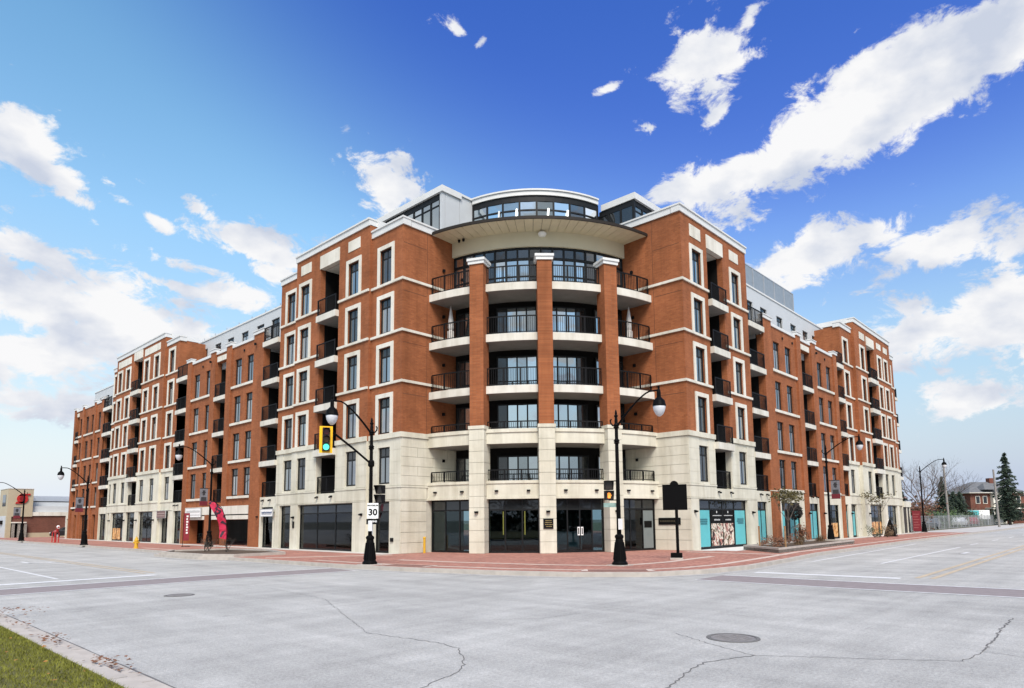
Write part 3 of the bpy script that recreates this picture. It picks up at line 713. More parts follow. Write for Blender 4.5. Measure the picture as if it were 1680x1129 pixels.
def tower(fac, segs, wins, rec, panels, shops, zst=6.44, back=7.0):
    """tall stone-and-brick bay. segs: (s0,s1,d,top of coping); wins: (s,kind); rec: (s0,s1) recess"""
    stone, brick = MB(), MB()
    for s0, s1, d, top in segs:
        inside = [(s, k) for s, k in wins if s0 < s < s1]
        hi, lo = [], []
        for s, k in inside:
            w, h = WH[k]
            for z in FL: hi.append((s - w / 2, s + w / 2, z + .03, z + .03 + h)); window(k, fac, s, d, z + .03)
            lo.append((s - .56, s + .56, 3.93, 5.98)); window('plain', fac, s, d, 3.93)
        rr = [r for r in rec if s0 < r[0] < s1]
        for r in rr: hi.append((r[0], r[1], 6.0, 18.12, .36)); lo.append((r[0], r[1], 3.6, 6.6, .36))
        sh = [(a, b, SW, 2.95, .35) for a, b in shops if a < s1 and b > s0]
        wall(brick, fac, s0, s1, zst, top - .42, d, hi); wall(stone, fac, s0, s1, SW - .2, zst, d, lo + sh)
        # coping, string courses
        m = MB(); e0, e1 = s0 - (.1 if (s0, s1) == segs[0][:2] else 0), s1 + .04
        fbox(m, fac, e0, e1, d - .5, d + .07, top - .46, top - .1); fbox(m, fac, e0 - .03, e1 + .03, d - .53, d + .13, top - .1, top); bpart('coping', m, COPING)
        gaps = rr
        for z in FL[:3]: string(fac, s0 - .0, s1, d, z, gaps=gaps)
        string(fac, s0, s1, d, FL[3], .28, .10, STONE, 'stone_course', gaps); string(fac, s0, s1, d, 3.80, .10, .05, STONE, 'stone_course', gaps)
        string(fac, s0, s1, d, 3.04, .05, .03, STONE, 'stone_course')
        # returns of a bay that stands proud, and its roof
        F = fac[1]
        m = MB(); fbox(m, fac, s0 + .06, s1 - .06, d - back, d - .55, top - 1.3, top - .75); bpart('bay_roof', m, ROOF)
    for (s0, s1, d0, t0), (a0, a1, d1, t1) in zip(segs, segs[1:]):
        lo_, hi_ = (d0, d1) if d0 < d1 else (d1, d0); s = s1
        for mb, za, zb in ((stone, SW - .2, zst), (brick, zst, min(t0, t1) - .42)):
            mb.quad(*[fac[1](*p) for p in ((s, lo_, za), (s, hi_, za), (s, hi_, zb), (s, lo_, zb))])
        ta, tb = min(t0, t1), max(t0, t1); hd = d0 if t0 > t1 else d1
        brick.quad(*[fac[1](*p) for p in ((s, hd - back, ta - .42), (s, hd, ta - .42), (s, hd, tb - .42), (s, hd - back, tb - .42))])
        m = MB(); w_ = .07; sa, sb_ = (s - w_ * 0, s + w_) if t0 > t1 else (s - w_, s); fbox(m, fac, sa, sb_, hd - 3.5, hd - .5, tb - .46, tb); bpart('coping', m, COPING)
    for s, d, top in ((segs[0][0], segs[0][2], segs[0][3]), (segs[-1][1], segs[-1][2], segs[-1][3])):
        if s == A: continue      # the corner has its own return walls
        for mb, za, zb in ((stone, SW - .2, zst), (brick, zst, top - .42)):
            mb.quad(*[fac[1](*p) for p in ((s, d - back, za), (s, d, za), (s, d, zb), (s, d - back, zb))])
    for r in rec:
        d = [q[2] for q in segs if q[0] < r[0] < q[1]][0]
        recess(fac, r[0], r[1], d, 3.62, 18.12, [6.30, 9.12, 12.0, 14.9])
        m = MB(); fbox(m, fac, r[0] - .03, r[1] + .03, d - .3, d + .05, 18.10, 18.96); bpart('cream_panel', m, TRIM)
    for a, b, za, zb in panels:
        d = [q[2] for q in segs if q[0] < a < q[1]][0]
        m = MB(); fbox(m, fac, a, b, d - .05, d + .03, za, zb); bpart('cream_panel', m, TRIM)
    bpart('stone_wall', stone, STONE); bpart('brick_wall', brick, BRICK)

L1_SHOPS = [(12.05, 13.5), (15.35, 21.58), (22.5, 24.3)]
tower(LFT, [(A, 14.0, 0, 18.98), (14.0, 22.5, .18, 19.8), (22.5, 24.9, 0, 18.86)],
      [(12.62, 'tall'), (15.63, 'tall'), (21.3, 'tall'), (23.42, 'tall')], [(17.25, 19.45)], [(14.98, 16.25, 18.28, 18.95), (20.6, 21.9, 18.28, 18.95)], L1_SHOPS)
R1_SHOPS = [(12.0, 18.3)]
tower(RGT, [(A, 19.75, .1, 19.82)], [(12.82, 'tall'), (17.98, 'tall')], [(14.2, 16.3)], [(12.12, 13.45, 18.24, 18.97), (17.3, 18.58, 18.28, 18.94)], R1_SHOPS)
L2_SHOPS = [(44.3, 46.0), (47.5, 51.2), (52.3, 54.8), (55.5, 59.3), (60.1, 61.2)]
tower(LFT, [(43.3, 46.3, 0, 18.55), (46.3, 60.0, .2, 19.42), (60.0, 61.6, 0, 18.5)],
      [(45.0, 'tall'), (48.2, 'tall'), (50.9, 'tall'), (56.25, 'tall'), (58.75, 'tall'), (60.75, 'slim')], [(52.2, 54.6)], [(47.5, 51.6, 18.05, 18.72), (55.5, 59.45, 18.05, 18.75)], L2_SHOPS)
R2_SHOPS = [(39.4, 40.9), (43.9, 48.0), (49.6, 53.2), (53.9, 55.1), (55.5, 56.4)]
tower(RGT, [(39.2, 42.3, 0, 19.0), (42.3, 54.3, .3, 20.0), (54.3, 56.7, 0, 18.9)],
      [(40.5, 'tall'), (44.5, 'tall'), (50.2, 'tall'), (52.4, 'tall'), (54.95, 'tall')], [(46.0, 48.5)], [(43.9, 45.5, 18.35, 19.0), (49.5, 51.0, 18.4, 19.0), (51.9, 53.3, 18.4, 19.0)], R2_SHOPS)

WZ = [12.30, 9.42, 6.54, 3.86]
def wing(fac, s0, s1, pil, wins, rec, base, ends, base_stone=None, shops=(), capz=15.86, wtop=15.35):
    """lower brick wing: pilasters, paired plain windows, white sills, a recessed balcony stack; a terrace behind the parapet"""
    ops = []; brick = MB()
    for s in wins:
        for z in WZ: ops.append((s - .56, s + .56, z, z + 2.05)); window('plain', fac, s, -.05, z)
    r0, r1 = rec
    ops.append((r0, r1, 3.42, 14.68, .36))
    lo = [o for o in ops] + [(a, b, z0_, z1_, .9) for a, b, z0_, z1_ in shops]
    if base_stone:
        for a, b, zt in base_stone: pass
    wall(brick, fac, s0, s1, SW - .2, wtop, -.05, lo)
    for a, b in pil:
        m = MB(); fbox(m, fac, a, b, -.06, .09, SW - .2, capz - .28); bpart('brick_pilaster', m, BRICK)
        m = MB(); fbox(m, fac, a - .06, b + .06, -.2, .16, capz - .28, capz - .06); fbox(m, fac, a - .1, b + .1, -.24, .2, capz - .06, capz); bpart('pilaster_cap', m, COPING)
    m = MB(); fbox(m, fac, s0, s1, -.5, .03, wtop, wtop + .2); bpart('coping', m, COPING)
    recess(fac, r0, r1, -.05, 3.42, 14.68, [6.1, 8.95, 11.82], depth=1.85, slab_t=.32, proud=.2)
    m = MB(); fbox(m, fac, r0 + .1, r1 - .1, -.1, .0, 14.72, 15.14); bpart('cream_panel', m, TRIM)
    seg = sorted(pil)
    for (a, b), (c, e) in zip(seg, seg[1:]):
        if any(b <= s <= c for s in wins):
            for z in WZ: 
                if base_stone and z < 4: continue
                k = MB(); fbox(k, fac, b + .02, c - .02, -.04, .06, z - .2, z - .02); bpart('sill_course', k, TRIM)
    m = MB(); fbox(m, fac, s0, s1, -9, -.45, 14.2, 14.7); bpart('terrace', m, ROOF)
    bpart('brick_wall', brick, BRICK)
wing(LFT, 27.12, 41.1, [(27.15, 28.7), (32.5, 33.35), (35.4, 36.3), (40.25, 41.1)], [29.5, 31.5, 36.93, 39.3], (33.38, 35.36), None, None, shops=[(28.7, 40.2, SW - .2, 2.1)])
wing(RGT, 22.15, 37.6, [(22.2, 23.6), (28.35, 29.2), (31.5, 32.45), (36.75, 37.58)], [24.75, 26.9, 33.6, 35.75], (29.24, 31.4), None, [(21.7, 28.2, 3.88)], shops=[(24.0, 27.4, SW - .2, 2.92), (29.3, 31.2, SW - .2, 2.9), (33.3, 36.0, SW - .2, 2.85)])
wing(LFT, 64.3, 76.0, [(64.3, 65.2), (67.3, 67.9), (71.9, 72.5), (75.3, 76.0)], [66.2, 68.75, 70.9, 73.4], (74.2, 75.2), None, None, shops=[(68.2, 71.5, SW - .2, 2.9), (65.4, 66.9, SW - .2, 2.9), (72.7, 74.0, SW - .2, 2.9)])

def link_bay(fac, s0, s1, tops, shop, dtop=14.75, fr=(2.95, 3.62)):
    """open balcony bay between tower and wing; its top slab is a terrace"""
    depth = 2.1; stone, brick = MB(), MB()
    for s in (s0, s1):
        for mb, za, zb in ((stone if (s == s0) else brick, SW, 6.44), (brick, 6.44, dtop - .35)):
            mb.quad(*[fac[1](*p) for p in ((s, -.4, za), (s, .0, za), (s, .0, zb), (s, -.4, zb))])
    recess(fac, s0, s1, -.02, 3.64, dtop - .1, tops, depth=depth, slab_t=.36, proud=.2, roofed=False)
    wall(stone, fac, s0, s1, SW - .2, 3.62, .02, [(a, b, SW, 2.92, .35) for a, b in shop])
    m = MB(); fbox(m, fac, s0, s1, -2.1, .0, 3.5, 3.6); bpart('balcony_slab', m, CONC)
    bpart('stone_wall', stone, STONE); bpart('brick_wall', brick, BRICK)
link_bay(LFT, 24.92, 27.14, [6.12, 9.0, 11.9, 14.75], [(25.2, 26.85)])
link_bay(LFT, 41.1, 43.3, [5.95, 8.85, 11.7, 14.56], [(41.35, 43.05)])
link_bay(LFT, 61.62, 64.3, [5.95, 8.85, 11.7, 14.5], [(61.8, 64.1)])
link_bay(RGT, 19.78, 22.17, [6.12, 9.0, 11.9, 14.85], [(20.0, 21.55)])
link_bay(RGT, 37.6, 39.18, [6.15, 9.05, 12.0, 15.0], [(37.75, 38.5)])
# stone ground floor in front of the right brick wing
m = MB()
wall(m, RGT, 22.17, 28.32, SW - .2, 3.66, .02, [(24.0, 27.4, SW, 2.92, .4)]); wall(m, RGT, 32.47, 37.6, SW - .2, 3.66, .02, [(33.3, 36.0, SW, 2.85, .4)]); wall(m, RGT, 29.22, 31.48, SW - .2, 3.4, .02, [(29.3, 31.2, SW, 2.9, .4)])
for a, b, t in ((22.17, 28.32, 3.88), (32.47, 37.6, 3.88)): fbox(m, RGT, a, b, -.1, .1, 3.66, t - .2 + .03)
bpart('stone_front', m, STONE)
# cream fascia over the car entrance in the left wing
m = MB(); fbox(m, LFT, 28.72, 40.22, -.1, .1, 2.5, 3.12); fbox(m, LFT, 28.72, 40.22, -.1, .06, 2.12, 2.42); bpart('entrance_fascia', m, TRIM)
m = MB(); fbox(m, LFT, 28.72, 40.22, -.1, .03, 2.42, 2.5); bpart('fascia_groove', m, DGREY)
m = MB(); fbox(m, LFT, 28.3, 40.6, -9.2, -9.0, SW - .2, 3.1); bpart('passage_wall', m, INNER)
m = MB(); fbox(m, LFT, 28.3, 40.6, -9.0, -.3, 2.9, 3.1); bpart('passage_ceiling', m, CONC)
m = MB(); fbox(m, LFT, 36.0, 40.2, -1.6, -1.4, SW - .2, 2.12); bpart('brick_screen', m, BRICK)
m = MB(); fbox(m, LFT, 28.75, 30.3, -2.0, -1.8, SW - .2, 2.12); bpart('brick_screen', m, BRICK2)
# small far-end balconies on the right, and the end of the ground floor
m = MB(); fbox(m, RGT, 56.72, 59.4, -6, .0, SW - .2, 2.85); bpart('end_shop', m, INNER)
m = MB(); fbox(m, RGT, 56.72, 59.6, -6, .12, 2.85, 3.45); fbox(m, RGT, 57.9, 58.2, -.1, .05, SW, 2.85); fbox(m, RGT, 59.1, 59.4, -.1, .05, SW, 2.85); bpart('end_canopy', m, STONE)
for z in (6.1, 9.0, 11.9, 14.75):
    m = MB(); fbox(m, RGT, 56.72, 59.2, -4.5, -.3, z - .32, z); bpart('balcony_slab', m, CONC)
    railing(RGT, 56.75, 59.15, -.4, z)
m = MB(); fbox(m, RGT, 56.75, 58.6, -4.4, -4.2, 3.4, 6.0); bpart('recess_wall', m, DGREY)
for z in (4, 6.6, 9.4, 12.2):
    m = MB(); fbox(m, LFT, 76.0, 77.2, -3.5, -.4, z - .3, z); bpart('balcony_slab', m, CONC)
    railing(LFT, 76.05, 77.15, -.5, z)
m = MB(); fbox(m, LFT, 76.02, 77.3, -6, .0, 2.5, 3.3); fbox(m, LFT, 76.9, 77.25, -.3, 0, SW - .2, 2.5); bpart('end_canopy', m, STONE)

# --- white set-back top storey, with roof edge rails
def attic(fac, s0, s1, d, z1, wins, wz, name='attic_wall'):
    m = MB(); ops = []
    for s, k in wins:
        w, h = WH[k]; z = wz if k == 'attic' else wz - .85
        ops.append((s - w / 2, s + w / 2, z, z + h)); window(k, fac, s, d, z)
    wall(m, fac, s0, s1, 14.5, z1 - .12, d, ops); bpart(name, m, WHITE)
    m = MB(); fbox(m, fac, s0 - .05, s1 + .05, d - 14, d + .06, z1 - .12, z1); bpart('attic_roof', m, COPING)
    for s in (s0, s1):
        m = MB(); m.quad(*[fac[1](*p) for p in ((s, d - 14, 14.5), (s, d, 14.5), (s, d, z1 - .12), (s, d - 14, z1 - .12))]); bpart(name, m, WHITE)
attic(LFT, 26.0, 45.5, -2.2, 18.55, [(30.05, 'attic_big'), (32.55, 'attic'), (35.3, 'attic'), (38.0, 'attic'), (40.55, 'attic'), (43.4, 'attic')], 16.35)
attic(RGT, 21.0, 42.0, -2.1, 19.25, [(25.3, 'attic_big'), (27.95, 'attic'), (31.15, 'attic'), (34.1, 'attic'), (36.9, 'attic'), (39.2, 'attic')], 16.7)
attic(LFT, 61.7, 78.5, -2.6, 18.6, [(75.6, 'attic'), (73.2, 'attic_big'), (68, 'attic')], 16.2)
m = MB()
for k in range(22):
    s = 27.5 + k * .8; fbox(m, LFT, s - .025, s + .025, -2.5, -2.45, 18.55, 18.8 if k % 3 else 18.95)
fbox(m, LFT, 27.5, 44.3, -2.49, -2.46, 18.72, 18.76); bpart('roof_edge_rail', m, STEEL)
m = MB(); n = 5
for k in range(n + 1):
    s = 24.7 + 10.3 * k / n; fbox(m, RGT, s - .05, s + .05, -2.35, -2.27, 19.25, 21.0)
fbox(m, RGT, 24.7, 35.0, -2.34, -2.28, 20.95, 21.02); bpart('roof_screen_frame', m, STEEL)
for k in range(n):
    a = 24.76 + 10.3 * k / n; m = MB(); fbox(m, RGT, a, a + 10.3 / n - .12, -2.33, -2.30, 19.35, 20.94); bpart('roof_screen_panel', m, MESHM)
# main roofs and solid core so nothing shows through
m = MB(); m.box(9.3, 14, 10, 24, 60, 14.2); m.box(2.6, 24, 3.7, 9.3, 78, 14.2); m.box(24, 9.3, 10, 60, 24, 14.2); m.box(24, 2.6, 3.7, 57, 9.3, 14.2); bpart('building_core', m, DGREY)

# --- the corner: return walls, curved balconies, columns, canopy, penthouse
m = MB(); mk = MB()
m.quad((0, A, 6.44), (4.6, A, 6.44), (4.6, A, 18.56), (0, A, 18.56)); bpart('return_wall', m, BRICK)
m = MB(); m.quad((A, -.1, 6.44), (A, 4.9, 6.44), (A, 4.9, 19.4), (A, -.1, 19.4)); bpart('return_wall', m, BRICK)
mk.quad((0, A + .0, SW - .2), (4.6, A, SW - .2), (4.6, A, 6.44), (0, A, 6.44)); bpart('return_base', mk, MORTAR); mk = MB(); mk.quad((A, -.1, SW - .2), (A, 4.6, SW - .2), (A, 4.6, 6.44), (A, -.1, 6.44))
bpart('return_base', mk, MORTAR)
for z, h, mm, nm in [(15.45, .14, TRIM, 'string_course'), (12.50, .14, TRIM, 'string_course'), (9.62, .14, TRIM, 'string_course'), (6.72, .28, STONE, 'stone_course'), (3.80, .10, STONE, 'stone_course'), (3.04, .05, STONE, 'stone_course')]:
    p = .09 if h > .1 else .05
    q = MB(); q.box(-p, A - p, z - h, 4.0, A - .002, z); bpart(nm, q, mm)
    q = MB(); q.box(A - p, -.1 - p, z - h, A - .002, 4.2, z); bpart(nm, q, mm)
q = MB(); q.box(.536, A - .08, 18.52, 2.6, A + .4, 18.88); q.box(.536, A - .13, 18.88, 2.75, A + .4, 18.98); bpart('coping', q, COPING)
q = MB(); q.box(A - .08, .436, 19.36, A + .4, 4.3, 19.72); q.box(A - .13, .436, 19.72, A + .4, 4.35, 19.82); bpart('coping', q, COPING)
# stone blocks, near faces only: each proud of its joint
BLK = {}
nblk = 0
def block(w, h, dpt=.03, gap=.012):
    k = (round(w, 2), round(h, 2), gap)
    if k not in BLK:
        b = MB(); b.box(-k[0] / 2 + gap, 0, gap, k[0] / 2 - gap, dpt, k[1] - gap); BLK[k] = b.mesh('stone_block', STONE)
    return BLK[k]
def blocks(fac, s0, s1, z0, z1, d, ops=(), rowh=.56, bw=1.5, placer=None):
    global nblk
    n = max(1, round((z1 - z0) / rowh)); h = (z1 - z0) / n
    ops = [(max(o[0], s0), min(o[1], s1), o[2], o[3]) for o in ops if o[0] < s1 and o[1] > s0]
    for r in range(n):
        za, zb = z0 + r * h, z0 + (r + 1) * h
        cuts = sorted((o[0], o[1]) for o in ops if o[2] < zb - .02 and o[3] > za + .02); cur = s0; spans = []
        for a, b in cuts + [(s1, s1)]:
            if a - cur > .15: spans.append((cur, min(a, s1)))
            cur = max(cur, b)
        for a, b in spans:
            k = max(1, round((b - a) / bw)); edges = [a + (b - a) * i / k for i in range(k + 1)]
            if r % 2 and k > 1: edges = [a] + [a + (b - a) * (i + .5) / k for i in range(k)] + [b]
            for e0, e1 in zip(edges, edges[1:]):
                me = block(e1 - e0, h, gap=.009 if placer else .005)
                if placer: placer(me, (e0 + e1) / 2, za)
                else: put('stone_block', me, fac, (e0 + e1) / 2, d + .03, za)
                nblk += 1
for z0, z1 in ((SW, 2.97), (3.06, 3.69), (3.82, 6.42)):
    blocks(None, 0, 4.4 if z0 > 3.8 else 1.75, z0, z1, 0, bw=1.9, placer=lambda me, s, z: link('stone_block', me, bld, Vector((s, A - .03, z)) - BC, 0))
    blocks(None, -.1, 4.4 if z0 > 3.8 else 2.2, z0, z1, 0, bw=1.9, placer=lambda me, s, z: link('stone_block', me, bld, Vector((A - .03, s, z)) - BC, -R(90)))
for fac, s1, w_, rec_, sh_, d in ((LFT, 24.9, [12.62, 15.63, 21.3, 23.42], (17.25, 19.45), L1_SHOPS, 0), (RGT, 19.75, [12.82, 17.98], (14.2, 16.3), R1_SHOPS, .1)):
    for za, zb in ((SW, 2.97), (3.06, 3.69), (3.82, 6.42)):
        ops = [(s - .56, s + .56, 3.93, 5.98) for s in w_] + [(*rec_, 3.6, 6.6)] + [(a, b, 0, 2.96) for a, b in sh_]
        if fac is LFT:
            blocks(fac, A, 14.0, za, zb, -.01, ops, rowh=.66, bw=1.9); blocks(fac, 14.0, 22.5, za, zb, .17, ops, rowh=.66, bw=1.9); blocks(fac, 22.5, 24.9, za, zb, -.01, ops, rowh=.66, bw=1.9)
        else: blocks(fac, A, s1, za, zb, d - .01, ops, rowh=.66, bw=1.9)

def CP(r, f, z): return (CC[0] - r * math.cos(R(f)), CC[1] - r * math.sin(R(f)), z)
F0, F1 = 5.95, 84.05
def fend(r): return math.degrees(math.asin((CC[0] - A) / r)) + .05
COLS = (24.6, 45.0, 65.4)
BAYS = [(F0, 24.6 - 2.3), (24.6 + 2.3, 45 - 2.3), (45 + 2.3, 65.4 - 2.3), (65.4 + 2.3, F1)]
# back wall of the balconies (dark), floors 2-6, with doors and panes
f8 = fend(8.27)
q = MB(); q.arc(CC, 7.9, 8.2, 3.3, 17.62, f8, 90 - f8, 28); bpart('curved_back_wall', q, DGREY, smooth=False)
for z, t, r in ((14.85, .42, 10.25), (12.0, .42, 10.25), (9.12, .42, 10.25)):
    ff = fend(r); q = MB(); q.arc(CC, 8.1, r, z - t, z, ff, 90 - ff, 36); bpart('curved_balcony_slab', q, CONC)
    q = MB(); q.arc(CC, 8.15, r - .05, z - t - .02, z - t, ff, 90 - ff, 36); bpart('slab_shade_sheet', q, SLAB_SHADE)  # same added shade sheet, bent to the curve
r = 10.3; ff = fend(r)
q = MB(); q.arc(CC, 8.1, r, 5.95, 6.55, ff, 90 - ff, 36); q.arc(CC, 8.1, r + .06, 6.55, 6.74, ff, 90 - ff, 36); bpart('curved_stone_band', q, STONE)
q = MB(); q.arc(CC, 8.15, r - .05, 5.93, 5.95, ff, 90 - ff, 36); bpart('slab_shade_sheet', q, SLAB_SHADE)
q = MB(); q.arc(CC, 8.1, r, 3.14, 3.82, ff, 90 - ff, 36); q.arc(CC, 8.1, r + .05, 3.82, 3.97, ff, 90 - ff, 36); q.arc(CC, 8.1, r + .03, 3.0, 3.14, ff, 90 - ff, 36); bpart('curved_stone_band', q, STONE)
def curved_rail(f0, f1, z, r, h=1.02):
    m = MB(); n = 8
    m.arc(CC, r - .03, r + .03, z + h - .06, z + h, f0, f1, n); m.arc(CC, r - .02, r + .02, z + .08, z + .12, f0, f1, n)
    L = r * R(f1 - f0); np_ = max(2, round(L / 1.1))
    for k in range(np_ + 1):
        f = f0 + (f1 - f0) * k / np_; c = Vector(CP(r, f, z + h / 2 - .03)); t = Vector((math.sin(R(f)), -math.cos(R(f)), 0)); nn = Vector((math.cos(R(f)), math.sin(R(f)), 0))
        m.obox(c, t * .03, nn * .03, (0, 0, h / 2 - .03))
    for k in range(1, int(L / .12)):
        f = f0 + (f1 - f0) * k / int(L / .12); c = Vector(CP(r, f, z + h / 2)); t = Vector((math.sin(R(f)), -math.cos(R(f)), 0)); nn = Vector((math.cos(R(f)), math.sin(R(f)), 0))
        m.obox(c, t * .011, nn * .011, (0, 0, h / 2 - .08))
    bpart('balcony_railing', m, BLACK)
ZF = [3.97, 6.74, 9.12, 12.0, 14.85]
for z in ZF:
    low = -.35 if z < 5 else (-.55 if z < 7 else 0)
    for f0, f1 in BAYS:
        e0 = f0 + (.4 if f0 == F0 else 0); e1 = f1 - (.4 if f1 == F1 else 0)
        curved_rail(e0, e1, z + .0, 10.08, 1.02 if z > 7 else (.62 if z < 5 else .45))
    if z >= 9:   # short end rails along the return walls
        for (x, y), rz in ((((2.0 + 3.9) / 2 - .6, A - .12), 0),): pass
# glass doors in each bay, floors 2-5: two bright sliding panes between darker ones
for zi, z in enumerate([3.4, 6.35, 9.12, 12.0]):
    zf = z + .06; h = 2.02
    for bi, (f0, f1) in enumerate(((8.5, 23.5), (26.5, 43.6), (46.4, 63.5), (66.5, 81.5))):
        fm = (f0 + f1) / 2; w = 8.2 * R(f1 - f0) * .96; n = 4
        me, pa, pd, xs = glass_door(w, h, n)
        o = putc('balcony_door', me, 8.2 + .12, fm, zf)
        dark = {0: (0,), 1: (0,), 2: (3,), 3: (2, 3)}[bi]
        for k, x in enumerate(xs): link('door_pane', pd if k in dark else pa, o, (x, 0, 0))
# floor 6: full curved window wall below the cream band
nP = 16; fa, fb = f8 + .4, 90 - f8 - .4
q = MB()
for k in range(nP + 1):
    f = fa + (fb - fa) * k / nP; c = Vector(CP(8.3, f, 16.2)); t = Vector((math.sin(R(f)), -math.cos(R(f)), 0)); nn = Vector((math.cos(R(f)), math.sin(R(f)), 0)); q.obox(c, t * .05, nn * .07, (0, 0, 1.38))
for za, zb in ((14.86, 14.98), (16.85, 16.98), (17.5, 17.6), (15.85, 15.91)): q.arc(CC, 8.22, 8.36, za, zb, fa, fb, nP)
bpart('window_wall_frame', q, DFRAME)
for k in range(nP):
    a, b = fa + (fb - fa) * k / nP + .32, fa + (fb - fa) * (k + 1) / nP - .32
    q = MB(); q.arc(CC, 8.26, 8.29, 14.98, 16.85, a, b, 1); bpart('wall_pane', q, PANED if k in (0, 3, 7, 8, 12, 15) else PANE2)
    q = MB(); q.arc(CC, 8.26, 8.29, 16.98, 17.5, a, b, 1); bpart('wall_pane', q, PANED)
# cream curved band, canopy with separate soffit panels
f85 = fend(8.5)
q = MB(); q.arc(CC, 8.2, 8.5, 17.6, 18.5, f85, 90 - f85, 36); bpart('curved_fascia_wall', q, STUCCO, smooth=False)
rc = 10.1; fc0 = fend(rc); q = MB(); q.arc(CC, 6.4, rc, (18.72, 18.60), (18.80, 18.70), fc0, 90 - fc0, 40); q.arc(CC, rc - .02, rc + .05, 18.50, 18.64, fc0, 90 - fc0, 40); bpart('canopy_roof', q, mat('canopy_edge', (0.022, 0.018, 0.015, 1), 0.6, 0.1, spec=0.2))
nS = 26
for k in range(nS):
    a = fc0 + (90 - 2 * fc0) * k / nS; b = fc0 + (90 - 2 * fc0) * (k + 1) / nS
    q = MB(); q.arc(CC, 8.5, rc - .03, (18.47, 18.53), (18.52, 18.58), a + .07, b - .07, 2); bpart('soffit_panel', q, SOFF)
# columns
for f in COLS:
    cb = MB(); cb.box(-.40, -.42, 6.92, .40, .42, 15.92); putc('brick_column', cb.mesh('brick_column', BRICK), 10.22, f, 0)
    cb = MB(); cb.box(-.47, -.49, 15.92, .47, .49, 16.1); cb.box(-.52, -.54, 16.1, .52, .54, 16.24); putc('column_cap', cb.mesh('column_cap', COPING), 10.22, f, 0)
    cb = MB(); cb.box(-.41, -.44, SW - .2, .41, .44, 6.74); putc('stone_column', cb.mesh('stone_column', MORTAR), 10.22, f, 0)
    cb = MB(); cb.box(-.47, -.50, 6.74, .47, .50, 6.92); putc('column_band', cb.mesh('column_band', STONE), 10.22, f, 0)
    hh = 6.59 / 11
    kb_ = MB(); kb_.box(-.43, -.46, .011, .43, .46, hh - .011); kme = kb_.mesh('stone_block', STONE)
    for k in range(11): putc('stone_block', kme, 10.22, f, SW + k * hh)
    kb_ = MB(); kb_.box(-.10, -.13, 0, .10, 0, .10); kb_.box(-.07, -.2, .02, .07, -.0, .08); putc('wall_light', kb_.mesh('wall_light', BLACK), 10.66, f, 2.26)
kb_ = MB(); kb_.box(-.26, -.03, 0, .26, 0, .52); pl = putc('notice_plaque', kb_.mesh('notice_plaque', BLACK), 10.69, 45, 1.42)
for k, w in enumerate((.30, .36, .34, .24)):
    kb_ = MB(); x = -w / 2; rr_ = random.Random(k)
    while x < w / 2: 
        c = rr_.uniform(.025, .07); kb_.box(x, -.036, .40 - k * .10, x + c, -.03, .43 - k * .10); x += c + .015
    link('plaque_text', kb_.mesh('plaque_text', BRASS), pl)
# small square lights under the first stone band
for f0, f1 in BAYS:
    for u in (.2, .8):
        kb_ = MB(); kb_.box(-.09, -.12, 0, .09, 0, .09); putc('band_light', kb_.mesh('band_light', BLACK), 10.3, f0 + (f1 - f0) * u, 3.38)
# ground floor glazing under the band
def storefront(name, place, w, z0, h, n, transom, posters=None, doors=(), glass=SHOP):
    """framed shop window: frame, panes; place(name, mesh) links it"""
    m = MB(); t = .07; y0, y1 = .0, .09
    m.box(-w / 2, y0, 0, -w / 2 + t, y1, h); m.box(w / 2 - t, y0, 0, w / 2, y1, h); m.box(-w / 2 + t, y0, h - .09, w / 2 - t, y1, h); m.box(-w / 2 + t, y0, 0, w / 2 - t, y1, .10)
    m.box(-w / 2 + t, y0 + .01, transom - .04, w / 2 - t, y1 - .01, transom + .04)
    for k in range(1, n):
        x = -w / 2 + w * k / n; m.box(x - t / 2, y0 + .012, .10, x + t / 2, y1 - .012, h - .09)
    o = place('shop_window', m.mesh('shop_window', DFRAME))
    for k in range(n):
        a = -w / 2 + w * k / n + (t if k == 0 else t / 2); b = -w / 2 + w * (k + 1) / n - (t if k == n - 1 else t / 2)
        p = MB(); p.box(a, .04, .10, b, .052, transom - .04); link('pane', p.mesh('pane', glass), o)
        p = MB(); p.box(a, .04, transom + .04, b, .052, h - .09); link('transom_pane', p.mesh('transom_pane', PANED), o)
        if posters and k in posters:
            p = MB(); p.box(a + .02, .025, .14, b - .02, .037, (transom - .06) if not posters[k].name.startswith('orange') else transom * .56); link('window_poster', p.mesh('window_poster', posters[k]), o)
    return o
GR = 10.0
